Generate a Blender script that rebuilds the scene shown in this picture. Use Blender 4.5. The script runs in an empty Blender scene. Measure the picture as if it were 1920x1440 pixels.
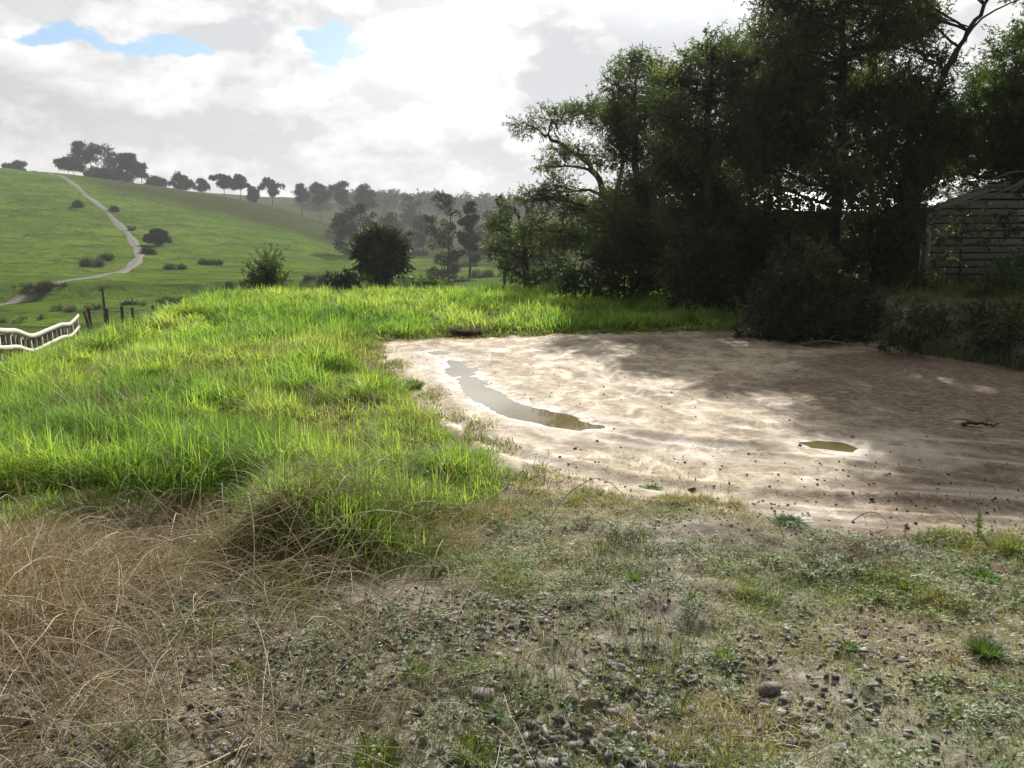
import bpy, bmesh, math, random
import numpy as np
from mathutils import Vector, Quaternion
from mathutils.geometry import tessellate_polygon

# ------------------------------------------------------------------ camera, sky, sun, exposure
S = bpy.context.scene
COL = S.collection
random.seed(11)
RNG = np.random.default_rng(11)
CAMZ, FPX, PITCH = 1.8, 1495.0, math.atan(280 / 1495.0)
SUN_AZ, SUN_EL = math.radians(11.5), math.radians(32.0)

cam = bpy.data.cameras.new('camera')
cam.sensor_width = 36.0
cam.lens = 36.0 * FPX / 1920.0
cam.clip_start, cam.clip_end = 0.05, 6000
cam_o = bpy.data.objects.new('camera', cam)
COL.objects.link(cam_o)
cam_o.location = (0, 0, CAMZ)
cam_o.rotation_euler = (math.pi / 2 - PITCH, 0, 0)
S.camera = cam_o

S.view_settings.view_transform = 'Standard'
S.view_settings.look = 'None'
S.view_settings.gamma = 1
S.view_settings.exposure = 0.35
S.render.engine = 'CYCLES'
S.cycles.use_denoising = True
S.cycles.max_bounces = 8
S.cycles.diffuse_bounces = 3
S.cycles.transmission_bounces = 4
S.cycles.volume_bounces = 0
S.cycles.caustics_reflective = False
S.cycles.caustics_refractive = False


def nd(nt, typ, **kw):
    n = nt.nodes.new(typ)
    for k, v in kw.items():
        if k.startswith('i_'):
            key = k[2:]
            n.inputs[int(key) if key.isdigit() else key].default_value = v
        else:
            setattr(n, k, v)
    return n


def math_n(nt, op, a, b=None, c=None, clamp=False):
    n = nt.nodes.new('ShaderNodeMath')
    n.operation = op
    n.use_clamp = clamp
    for i, v in enumerate((a, b, c)):
        if v is None:
            continue
        if isinstance(v, (int, float)):
            n.inputs[i].default_value = v
        else:
            nt.links.new(v, n.inputs[i])
    return n.outputs[0]


def mixc(nt, fac, a, b, blend='MIX'):
    n = nt.nodes.new('ShaderNodeMix')
    n.data_type = 'RGBA'
    n.blend_type = blend
    n.clamp_factor = True
    for s, v in ((n.inputs[0], fac), (n.inputs[6], a), (n.inputs[7], b)):
        if isinstance(v, (int, float)):
            s.default_value = v
        elif isinstance(v, tuple):
            s.default_value = v if len(v) == 4 else (*v, 1)
        else:
            nt.links.new(v, s)
    return n.outputs[2]


def smooth(nt, v, lo, hi):
    n = nt.nodes.new('ShaderNodeMapRange')
    n.interpolation_type = 'SMOOTHSTEP'
    n.inputs[1].default_value, n.inputs[2].default_value = lo, hi
    nt.links.new(v, n.inputs[0])
    return n.outputs[0]


def sun_vec():
    return Vector((math.sin(SUN_AZ) * math.cos(SUN_EL), math.cos(SUN_AZ) * math.cos(SUN_EL), math.sin(SUN_EL)))


def ray(px, py):
    a, b = (px - 960) / FPX, (720 - py) / FPX
    c, s = math.cos(PITCH), math.sin(PITCH)
    return Vector((a, c + b * s, -s + b * c))


def at(px, py, d):
    r = ray(px, py)
    return Vector((0, 0, CAMZ)) + r * (d / r.y)


def make_world():
    w = bpy.data.worlds.new('World')
    S.world = w
    w.use_nodes = True
    nt = w.node_tree
    nt.nodes.clear()
    STR = 0.1
    L = nt.links.new
    tc = nd(nt, 'ShaderNodeTexCoord')
    D = tc.outputs['Generated']
    sky = nd(nt, 'ShaderNodeTexSky', sky_type='NISHITA', sun_disc=False, sun_elevation=SUN_EL, sun_rotation=SUN_AZ)
    sky.air_density, sky.dust_density, sky.ozone_density = 1.0, 0.6, 1.2
    sep = nd(nt, 'ShaderNodeSeparateXYZ')
    L(D, sep.inputs[0])
    X, Y, Z = sep.outputs

    def cloud_noise(off, scale, detail, rough, dist):
        m = nd(nt, 'ShaderNodeMapping')
        m.inputs['Location'].default_value = off
        m.inputs['Scale'].default_value = (1, 1, 1.75)
        L(D, m.inputs[0])
        n = nd(nt, 'ShaderNodeTexNoise', i_Scale=scale, i_Detail=detail, i_Roughness=rough, i_Distortion=dist)
        L(m.outputs[0], n.inputs['Vector'])
        return n.outputs[0]
    o = (3.1, 0.4, 1.7)
    n0 = cloud_noise(o, 6.5, 10, 0.56, 0.1)
    n1 = cloud_noise((o[0] + 0.010, o[1], o[2] + 0.040), 6.5, 8, 0.56, 0.1)
    big = cloud_noise((7.0, 2.0, 5.2), 3.4, 4, 0.5, 0.2)
    # openings in the cloud, as directions in the sky
    dens = math_n(nt, 'ADD', n0, 0.16)
    dens = math_n(nt, 'ADD', dens, math_n(nt, 'MULTIPLY', math_n(nt, 'SUBTRACT', big, 0.5), 0.3))
    yc = math_n(nt, 'MAXIMUM', Y, 0.05)
    wob = cloud_noise((1.3, 9.0, 4.4), 16.0, 6, 0.6, 0.0)
    wob2 = cloud_noise((5.3, 2.0, 8.4), 16.0, 6, 0.6, 0.0)
    P = math_n(nt, 'ADD', math_n(nt, 'DIVIDE', X, yc), math_n(nt, 'MULTIPLY', math_n(nt, 'SUBTRACT', wob, .5), .14))
    Q = math_n(nt, 'ADD', math_n(nt, 'DIVIDE', Z, yc), math_n(nt, 'MULTIPLY', math_n(nt, 'SUBTRACT', wob2, .5), .07))

    def blob(px, py, rx, ry):
        r = ray(px, py)
        p0, q0 = r.x / r.y, r.z / r.y
        a = math_n(nt, 'DIVIDE', math_n(nt, 'SUBTRACT', P, p0), rx / FPX)
        b = math_n(nt, 'DIVIDE', math_n(nt, 'SUBTRACT', Q, q0), ry / FPX)
        r2 = math_n(nt, 'ADD', math_n(nt, 'MULTIPLY', a, a), math_n(nt, 'MULTIPLY', b, b))
        return math_n(nt, 'POWER', 2.718, math_n(nt, 'MULTIPLY', r2, -1.0))
    for (px, py, rx, ry, k) in ((110, 70, 105, 24, .38), (270, 84, 85, 20, .36), (345, 96, 60, 16, .28), (622, 90, 56, 38, .50), (560, 68, 45, 18, .25),
                                (590, 226, 60, 12, .16), (340, 8, 40, 14, .2), (1820, -160, 200, 90, .4)):
        dens = math_n(nt, 'SUBTRACT', dens, math_n(nt, 'MULTIPLY', blob(px, py, rx, ry), k))
    alpha = smooth(nt, dens, 0.33, 0.50)
    lit = math_n(nt, 'MULTIPLY', math_n(nt, 'SUBTRACT', n0, n1), 2.6)
    lit = math_n(nt, 'MAXIMUM', math_n(nt, 'MINIMUM', lit, .25), -.16)
    base = math_n(nt, 'ADD', math_n(nt, 'MULTIPLY', math_n(nt, 'SUBTRACT', 0.58, n0), 0.36), 0.95)
    val = math_n(nt, 'ADD', base, lit)
    # darker bellies and the bright place near the sun
    for (px, py, rx, ry, k) in ((445, 150, 60, 120, .30), (965, 215, 70, 70, .30), (1090, 150, 130, 60, .36), (1230, 60, 150, 60, .3), (700, 290, 260, 50, .06),
                                (520, 300, 160, 50, .04), (140, 190, 160, 60, .10), (860, 330, 60, 18, -.2), (880, 120, 90, 90, -.75), (620, 160, 100, 50, -.12), (250, 150, 160, 40, -.1)):
        val = math_n(nt, 'SUBTRACT', val, math_n(nt, 'MULTIPLY', blob(px, py, rx, ry), k))
    val = math_n(nt, 'MINIMUM', math_n(nt, 'MAXIMUM', val, 0.77), 1.9)
    greyness = smooth(nt, val, 0.55, 0.95)
    ccol = mixc(nt, greyness, (0.90, 0.95, 1.05), (1.0, 1.0, 1.0))
    sc = nd(nt, 'ShaderNodeVectorMath', operation='SCALE')
    L(ccol, sc.inputs[0])
    # sky away from the sun is dimmer
    dt = nd(nt, 'ShaderNodeVectorMath', operation='DOT_PRODUCT')
    L(D, dt.inputs[0])
    dt.inputs[1].default_value = sun_vec()
    fall = math_n(nt, 'ADD', math_n(nt, 'MULTIPLY', smooth(nt, dt.outputs['Value'], 0.25, 0.85), 0.68), 0.07)
    val = math_n(nt, 'ADD', val, math_n(nt, 'MULTIPLY', smooth(nt, dt.outputs['Value'], .935, .985), 1.2))
    L(math_n(nt, 'MULTIPLY', math_n(nt, 'MULTIPLY', val, fall), 1.0 / STR), sc.inputs['Scale'])
    skyc = mixc(nt, 1.0, sky.outputs[0], (.82, .92, 1.0), 'MULTIPLY')
    col = mixc(nt, alpha, skyc, sc.outputs[0])
    bg = nd(nt, 'ShaderNodeBackground', i_Strength=STR)
    L(col, bg.inputs[0])
    out = nd(nt, 'ShaderNodeOutputWorld')
    L(bg.outputs[0], out.inputs[0])


make_world()
sl = bpy.data.lights.new('sun', 'SUN')
sl.energy, sl.angle, sl.color = 5.0, math.radians(0.6), (1.0, 0.95, 0.86)
so = bpy.data.objects.new('sun', sl)
COL.objects.link(so)
so.rotation_euler = sun_vec().to_track_quat('Z', 'Y').to_euler()
so.location = (0, 0, 40)


# ------------------------------------------------------------------ numeric helpers
def _hash(ix, iy, seed):
    h = (ix.astype(np.int64) * 374761393 + iy.astype(np.int64) * 668265263 + seed * 1442695041) & 0xffffffff
    h = ((h ^ (h >> 13)) * 1274126177) & 0xffffffff
    h = h ^ (h >> 16)
    return (h & 0xffffff) / float(0xffffff)


def vnoise(x, y, seed=0):
    ix, iy = np.floor(x), np.floor(y)
    fx, fy = x - ix, y - iy
    fx, fy = fx * fx * (3 - 2 * fx), fy * fy * (3 - 2 * fy)
    a, b = _hash(ix, iy, seed), _hash(ix + 1, iy, seed)
    c, d = _hash(ix, iy + 1, seed), _hash(ix + 1, iy + 1, seed)
    return (a * (1 - fx) + b * fx) * (1 - fy) + (c * (1 - fx) + d * fx) * fy


def fbm(x, y, seed=0, octv=4):
    v, a, t = 0, 1.0, 0
    for k in range(octv):
        v = v + a * vnoise(x * 2 ** k + 17.3 * k, y * 2 ** k - 9.1 * k, seed + k)
        t += a
        a *= 0.5
    return v / t


def sstep(v, lo, hi):
    t = np.clip((v - lo) / (hi - lo), 0, 1)
    return t * t * (3 - 2 * t)


def poly_sd(x, y, poly):
    """signed distance to a polygon, negative inside"""
    x, y = np.asarray(x, float), np.asarray(y, float)
    d = np.full(x.shape, 1e9)
    inside = np.zeros(x.shape, bool)
    n = len(poly)
    for i in range(n):
        x0, y0 = poly[i]
        x1, y1 = poly[(i + 1) % n]
        ex, ey = x1 - x0, y1 - y0
        t = np.clip(((x - x0) * ex + (y - y0) * ey) / (ex * ex + ey * ey), 0, 1)
        d = np.minimum(d, (x - x0 - t * ex) ** 2 + (y - y0 - t * ey) ** 2)
        c = ((y0 <= y) & (y1 > y)) | ((y1 <= y) & (y0 > y))
        with np.errstate(divide='ignore', invalid='ignore'):
            xx = x0 + (y - y0) / (y1 - y0 if y1 != y0 else 1e-9) * ex
        inside ^= c & (x < xx)
    return np.where(inside, -np.sqrt(d), np.sqrt(d))


def line_d(x, y, pts):
    d = np.full(np.shape(x), 1e9)
    for (x0, y0), (x1, y1) in zip(pts[:-1], pts[1:]):
        ex, ey = x1 - x0, y1 - y0
        t = np.clip(((x - x0) * ex + (y - y0) * ey) / (ex * ex + ey * ey), 0, 1)
        d = np.minimum(d, np.hypot(x - x0 - t * ex, y - y0 - t * ey))
    return d


def gp(px, py):
    """pixel of the photograph to the flat yard level"""
    r = ray(px, py)
    t = CAMZ / -r.z
    return (r.x * t, r.y * t)


# ------------------------------------------------------------------ plan of the place
GRASS = [(-14, 4.7)] + [gp(*p) for p in ((-300, 990), (0, 1000), (90, 960), (250, 925), (400, 945), (480, 1030), (590, 1095), (700, 1085), (780, 1035), (830, 985), (900, 940), (955, 895))] + [
         (-0.05, 5.9), (-0.35, 6.5),
         (-0.62, 7.2), (-1.0, 8.3), (-1.35, 9.4), (-1.8, 10.6), (-2.2, 12.0), (-2.45, 13.3), (-2.0, 13.9), (-1.0, 14.2), (0.6, 14.6), (2.3, 15.0),
         (4.2, 15.2), (5.2, 16.2), (6.0, 40), (-40, 60), (-40, 5)]
YARD = [(-0.25, 5.5), (0.2, 5.45), (0.75, 5.25), (1.3, 5.1), (1.9, 4.75), (2.4, 4.45), (3.2, 4.6), (4.5, 4.5), (8, 4.2), (9.5, 5.5), (8.2, 8.0), (7.35, 9.6),
        (6.5, 12.2), (5.8, 14.2), (4.6, 15.2), (2.4, 15.1), (0.6, 14.8), (-1.0, 14.4), (-2.0, 14.1), (-2.6, 13.4), (-2.3, 12.0), (-1.9, 10.5), (-1.45, 9.3),
        (-1.1, 8.2), (-0.75, 7.2), (-0.5, 6.5)]
P_MAIN = [gp(*p) for p in ((826, 668), (866, 672), (908, 704), (954, 738), (1000, 757), (1062, 770), (1128, 796), (1090, 800), (1020, 792), (965, 781), (922, 766), (880, 740), (846, 706))]
P_SMALL = [gp(*p) for p in ((1484, 822), (1530, 818), (1585, 823), (1622, 836), (1608, 846), (1560, 842), (1510, 836))]
P_FAR = [gp(*p) for p in ((795, 657), (822, 655), (848, 658), (842, 662), (815, 663))]
PUDDLES = [P_MAIN, P_SMALL, P_FAR]
RUT_A = [gp(*p) for p in ((800, 660), (800, 720), (850, 790), (960, 850), (1150, 900), (1400, 930), (1920, 960))]
RUT_B = [gp(*p) for p in ((860, 690), (930, 765), (1100, 800), (1300, 830), (1560, 850), (1920, 890))]
RUT_C = [gp(*p) for p in ((1100, 640), (1150, 720), (1350, 790), (1650, 830), (1920, 850))]
RUT_D = [gp(*p) for p in ((740, 700), (790, 770), (860, 835), (960, 895), (1150, 940), (1400, 985), (1650, 1010))]
WATER_Z = -0.028

UH = np.array([-3000, -600, 0, 150, 300, 450, 550, 620, 700, 780, 6000.])
AH = np.array([1.05, 1.08, 1.07, 1.02, 0.90, 0.75, 0.60, 0.34, 0.08, 0.0, 0.0])
DG = np.array([0, 96, 130, 165, 220, 270, 315, 380, 2500.])
ZG = np.array([0, 0, 2.6, 5.3, 13.6, 22.5, 26.5, 27.5, 27.5])
UR = np.array([-3000, 0, 300, 450, 600, 700, 760, 930, 1300, 1920, 6000.])
YR = np.array([345, 345, 364, 373, 379, 382, 382, 394, 402, 402, 400.])


def terrain(x, y):
    # edge of the grassy plateau
    xe = -6.9 - 0.5 * np.sin(y * 0.31) - 0.4 * (fbm(y * .2, y * 0 + 3, 5, 2) - .5)
    ye = 23.5 + 24 * sstep(x, 3.5, 9) + 0.8 * np.sin(x * .4)
    a, b = xe - x, y - ye
    k = 4.0
    dist = np.maximum(a, b) + np.clip(k - np.abs(a - b), 0, None) ** 2 / (4 * k) - 1.0
    dist = np.clip(dist, 0, None)
    z = -5.0 * (1 - np.exp(-dist / 13.0))
    z = z * sstep(y, -60, -5) ** .3
    z = z - .35 * sstep(-x, 3.6, 7.0) * sstep(y, 3, 8) * (1 - sstep(y, 12, 20))
    # hills beyond the valley
    yy = np.maximum(y, 20)
    r = np.hypot(x, yy)
    u = 960 + FPX * x / yy
    near = np.interp(r, DG, ZG) * np.interp(u, UH, AH)
    zr = (440 - np.interp(u, UR, YR)) / FPX * 620 + CAMZ + 5
    far = zr * sstep(r, 170, 640)
    m = np.maximum(near, far) + np.clip(5 - np.abs(near - far), 0, None) ** 2 / 20
    m = np.where((near < .01) & (far < .01), 0, m)
    amp = sstep(r, 60, 160)
    z = z + m
    z = z + amp * (1.5 * (fbm(x / 22., y / 22., 31, 4) - .5) + 1.0 * (fbm(x / 7., y / 7., 32, 2) - .5))
    z = z + sstep(r, 40, 80) * (1 - sstep(r, 95, 150)) * 0.7 * (fbm(x / 9., y / 6., 41, 3) - .5)
    # raised bank under the shed
    s = (x - 5.95) * .963 + (y - 14.5) * .27 + 0.5 * (fbm(x * .8, y * .8, 8, 2) - .5)
    z = z + 0.62 * sstep(s, 0, 1.0) * sstep(x, 4.6, 6.4)
    # bumps in the grass
    near_m = (1 - sstep(r, 35, 60))
    gs = poly_sd(x, y, GRASS)
    gm = sstep(-gs, 0.0, 0.6) * near_m
    z = z + gm * (0.05 + 0.26 * (fbm(x * .6, y * .6, 3, 3) - .45))
    # rough ground in front, with the heap of straw at the left
    fg = sstep(gs, 0, .3) * near_m
    ysd = poly_sd(x, y, YARD)
    ym = sstep(-ysd, -0.25, 0.4)
    z = z + fg * (1 - ym) * (0.10 * (fbm(x * 1.3, y * 1.3, 12, 3) - .5) + 0.06 * (fbm(x * 7, y * 7, 13, 4) - .5))
    hollow = np.exp(-((x + 2.15) / .55) ** 2 - ((y - 4.55) / .45) ** 2)
    ridge = np.exp(-((x + 1.55) / .55) ** 2 - ((y - 4.45) / .22) ** 2) + np.exp(-((x + 2.6) / .5) ** 2 - ((y - 4.05) / .25) ** 2)
    mound = np.exp(-((x + 2.4) / .75) ** 2 - ((y - 2.9) / .8) ** 2)
    z = z + .20 * np.exp(-((x + 1.15) / .62) ** 2 - ((y - 4.75) / .42) ** 2) * sstep(-gs, -.12, .15)
    z = z - .18 * hollow + .15 * ridge + .24 * mound + .14 * (mound + ridge) * (fbm(x * 3.1, y * 3.1, 14, 3) - .5)
    # yard: shallow unevenness, ruts and hollows of the puddles
    z = z + ym * (0.02 * (fbm(x * .5, y * .5, 21, 2) - .5) + 0.007 * (fbm(x * 3.2, y * 3.2, 22, 4) - .5) + .008 * (fbm(x * 14, y * 14, 25, 2) - .5))
    for rp, wd, dp in ((RUT_A, .10, .028), (RUT_B, .11, .034), (RUT_C, .11, .024), (RUT_D, .09, .026)):
        wob = .12 * (fbm(x * 1.1, y * 1.1, 44, 2) - .5)
        q = (line_d(x, y, rp) + wob) / wd
        z = z + ym * dp * (-np.exp(-q * q) + .55 * np.exp(-((q - 1.7) / .6) ** 2))
    for pp, pa in ((P_MAIN, 1.0), (P_SMALL, .3), (P_FAR, .3)):
        sd = poly_sd(x, y, pp) + .14 * pa * (fbm(x * 2.6, y * 2.6, 77, 3) - .5)
        wgt = 1 - sstep(sd, 0.05, .5)
        z = z * (1 - wgt) + wgt * (WATER_Z + .004 + np.clip(sd, -.2, .4) * .09 + .030 * pa * (fbm(x * 3.4, y * 3.4, 9, 3) - .5))
    return z


def axis(lo_far, lo, hi, hi_far, step, g):
    mid = list(np.arange(lo, hi + step / 2, step))
    up, s = [], step
    v = mid[-1]
    while v < hi_far:
        s *= g
        v += s
        up.append(v)
    dn, s = [], step
    v = mid[0]
    while v > lo_far:
        s *= g
        v -= s
        dn.append(v)
    return np.array(dn[::-1] + mid + up)


AX = axis(-1400, -4.5, 6, 1400, .03, 1.045)
AY = axis(-60, 1.9, 15.4, 1500, .03, 1.035)
GX, GY = np.meshgrid(AX, AY)
GZ = terrain(GX, GY)


def gz(x, y):
    x, y = np.asarray(x, float), np.asarray(y, float)
    i = np.clip(np.searchsorted(AX, x) - 1, 0, len(AX) - 2)
    j = np.clip(np.searchsorted(AY, y) - 1, 0, len(AY) - 2)
    fx = (x - AX[i]) / (AX[i + 1] - AX[i])
    fy = (y - AY[j]) / (AY[j + 1] - AY[j])
    return (GZ[j, i] * (1 - fx) + GZ[j, i + 1] * fx) * (1 - fy) + (GZ[j + 1, i] * (1 - fx) + GZ[j + 1, i + 1] * fx) * fy


def hit(px, py, d0=3, d1=1200):
    r = ray(px, py)
    ds = np.exp(np.linspace(math.log(d0), math.log(d1), 4000))
    xs, zs = r.x / r.y * ds, CAMZ + r.z / r.y * ds
    w = np.nonzero(gz(xs, ds) >= zs)[0]
    k = w[0] if len(w) else -1
    return Vector((xs[k], ds[k], float(gz(xs[k], ds[k]))))


def ground_at(px, d):
    """point on the ground in the picture column px at the distance d"""
    x = (px - 960) / FPX * d
    for _ in range(4):
        z = float(gz(x, d))
        depth = d * math.cos(PITCH) + (CAMZ - z) * math.sin(PITCH)
        x = (px - 960) / FPX * depth
    return Vector((x, d, float(gz(x, d))))


# ------------------------------------------------------------------ object helpers
def tag(o, label=None, cat=None, group=None, kind=None):
    if label:
        o['label'] = label
    if cat:
        o['category'] = cat
    if group:
        o['group'] = group
    if kind:
        o['kind'] = kind
    return o


def empty(name, loc):
    o = bpy.data.objects.new(name, None)
    o.empty_display_size = .2
    COL.objects.link(o)
    o.location = loc
    return o


class MB:
    """collects vertices and faces; build() links them as one mesh object"""

    def __init__(self):
        self.v, self.f, self.t, self.a, self.n = [], [], [], [], 0

    def add(self, v, f, tint=0.5, along=0.0):
        v = np.asarray(v, float).reshape(-1, 3)
        f = np.asarray(f, np.int64)
        self.v.append(v)
        self.f.append(f + self.n)
        self.t.append(np.broadcast_to(np.asarray(tint, float), (len(v),)))
        self.a.append(np.broadcast_to(np.asarray(along, float), (len(v),)))
        self.n += len(v)

    def box(self, c, s, rz=0.0, tint=.5, tilt=None):
        x, y, z = s[0] / 2, s[1] / 2, s[2] / 2
        v = np.array([(-x, -y, -z), (x, -y, -z), (x, y, -z), (-x, y, -z), (-x, -y, z), (x, -y, z), (x, y, z), (-x, y, z)])
        if tilt is not None:
            v = v @ np.array(tilt.to_matrix()).T
        cr, sr = math.cos(rz), math.sin(rz)
        v = np.stack([v[:, 0] * cr - v[:, 1] * sr, v[:, 0] * sr + v[:, 1] * cr, v[:, 2]], 1) + np.array(c)
        self.add(v, [(0, 3, 2, 1), (4, 5, 6, 7), (0, 1, 5, 4), (1, 2, 6, 5), (2, 3, 7, 6), (3, 0, 4, 7)], tint)

    def tube(self, path, radii, sides=6, tint=.5, cap=True):
        p = np.asarray(path, float)
        n = len(p)
        r = np.broadcast_to(np.asarray(radii, float), (n,))
        tg = np.gradient(p, axis=0)
        tg /= np.linalg.norm(tg, axis=1, keepdims=True) + 1e-9
        ref = np.array((0.31, 0.95, 0.1)) if abs(tg[0] @ np.array((0.31, .95, .1))) < .8 else np.array((1., 0, 0))
        s = np.cross(tg, ref)
        s /= np.linalg.norm(s, axis=1, keepdims=True) + 1e-9
        b = np.cross(tg, s)
        ang = np.arange(sides) / sides * 2 * math.pi
        v = p[:, None] + r[:, None, None] * (np.cos(ang)[None, :, None] * s[:, None] + np.sin(ang)[None, :, None] * b[:, None])
        f = []
        for i in range(n - 1):
            for k in range(sides):
                k2 = (k + 1) % sides
                f.append((i * sides + k, i * sides + k2, (i + 1) * sides + k2, (i + 1) * sides + k))
        self.add(v, f, tint)
        if cap:
            e = v[-1]
            self.add(np.vstack([e, p[-1:]]), [(k, (k + 1) % sides, sides, sides) for k in range(sides)], tint)

    def sweep(self, path, w, h, tint=.5):
        p = np.asarray(path, float)
        n = len(p)
        tg = np.gradient(p[:, :2], axis=0)
        tg /= np.linalg.norm(tg, axis=1, keepdims=True)
        s = np.column_stack([-tg[:, 1], tg[:, 0], np.zeros(n)]) * w / 2
        u = np.array((0, 0, h / 2))
        v = np.stack([p - s - u, p + s - u, p + s + u, p - s + u], 1).reshape(-1, 3)
        f = [(i * 4 + k, i * 4 + (k + 1) % 4, i * 4 + 4 + (k + 1) % 4, i * 4 + 4 + k) for i in range(n - 1) for k in range(4)]
        self.add(v, f + [(3, 2, 1, 0), (n * 4 - 4, n * 4 - 3, n * 4 - 2, n * 4 - 1)], tint)

    def build(self, name, mat, parent=None, smooth_shade=False, origin=None):
        me = bpy.data.meshes.new(name)
        if self.n:
            v = np.vstack(self.v)
            if origin is not None:
                v = v - np.array(origin)
            f = np.vstack(self.f)
            tri = f[:, 2] == f[:, 3]
            cnt = np.where(tri, 3, 4)
            flat = f.ravel()[np.stack([np.ones(len(f), bool)] * 3 + [~tri], 1).ravel()]
            me.vertices.add(len(v))
            me.vertices.foreach_set('co', v.astype(np.float32).ravel())
            me.loops.add(len(flat))
            me.loops.foreach_set('vertex_index', flat.astype(np.int32))
            me.polygons.add(len(f))
            me.polygons.foreach_set('loop_start', np.concatenate([[0], np.cumsum(cnt)[:-1]]).astype(np.int32))
            if smooth_shade:
                me.polygons.foreach_set('use_smooth', np.ones(len(f), bool))
            for nm, arr in (('tint', self.t), ('along', self.a)):
                at_ = me.attributes.new(nm, 'FLOAT', 'POINT')
                at_.data.foreach_set('value', np.concatenate(arr).astype(np.float32))
            me.update(calc_edges=True)
        me.materials.append(mat)
        o = bpy.data.objects.new(name, me)
        COL.objects.link(o)
        if parent:
            o.parent = parent
        return o


def new_mat(name):
    m = bpy.data.materials.new(name)
    m.use_nodes = True
    m.node_tree.nodes.clear()
    out = m.node_tree.nodes.new('ShaderNodeOutputMaterial')
    return m, m.node_tree, out


def attr(nt, name):
    return nd(nt, 'ShaderNodeAttribute', attribute_name=name).outputs['Fac']


def ramp(nt, fac, stops):
    n = nt.nodes.new('ShaderNodeValToRGB')
    e = n.color_ramp.elements
    while len(e) < len(stops):
        e.new(.5)
    for i, (p, c) in enumerate(stops):
        e[i].position, e[i].color = p, (*c, 1)
    nt.links.new(fac, n.inputs[0])
    return n.outputs[0]


def leaf_mat(name, stops, trans=0.4, tcol=1.6, gloss=0.06, rough=.45, tip=None):
    """leaves and blades: colour by the 'tint' of each, light passes through"""
    m, nt, out = new_mat(name)
    L = nt.links.new
    c = ramp(nt, attr(nt, 'tint'), stops)
    if tip:
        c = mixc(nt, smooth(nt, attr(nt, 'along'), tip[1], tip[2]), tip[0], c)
    d = nd(nt, 'ShaderNodeBsdfDiffuse')
    L(c, d.inputs[0])
    t = nd(nt, 'ShaderNodeBsdfTranslucent')
    L(mixc(nt, 1.0, c, (tcol, tcol, tcol * .7), 'MULTIPLY'), t.inputs[0])
    mx = nd(nt, 'ShaderNodeMixShader', i_0=trans)
    L(d.outputs[0], mx.inputs[1])
    L(t.outputs[0], mx.inputs[2])
    g = nd(nt, 'ShaderNodeBsdfGlossy', i_Roughness=rough)
    g.inputs[0].default_value = (1, 1, 1, 1)
    mg = nd(nt, 'ShaderNodeMixShader', i_0=gloss)
    L(mx.outputs[0], mg.inputs[1])
    L(g.outputs[0], mg.inputs[2])
    L(mg.outputs[0], out.inputs[0])
    return m


def solid_mat(name, c0, c1, scale=8, rough=.85, bump=.3, stretch=(1, 1, 1), coord='Object', detail=6):
    m, nt, out = new_mat(name)
    L = nt.links.new
    tc = nd(nt, 'ShaderNodeTexCoord')
    mp = nd(nt, 'ShaderNodeMapping')
    mp.inputs['Scale'].default_value = stretch
    L(tc.outputs[coord], mp.inputs[0])
    n = nd(nt, 'ShaderNodeTexNoise', i_Scale=scale, i_Detail=detail, i_Roughness=.6)
    L(mp.outputs[0], n.inputs['Vector'])
    f = math_n(nt, 'ADD', math_n(nt, 'MULTIPLY', math_n(nt, 'SUBTRACT', n.outputs[0], .5), 1.8), attr(nt, 'tint'), clamp=True)
    p = nd(nt, 'ShaderNodeBsdfPrincipled', i_Roughness=rough)
    L(mixc(nt, f, c0, c1), p.inputs['Base Color'])
    b = nd(nt, 'ShaderNodeBump', i_Strength=bump, i_Distance=.02)
    L(n.outputs[0], b.inputs['Height'])
    L(b.outputs[0], p.inputs['Normal'])
    L(p.outputs[0], out.inputs[0])
    return m


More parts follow.
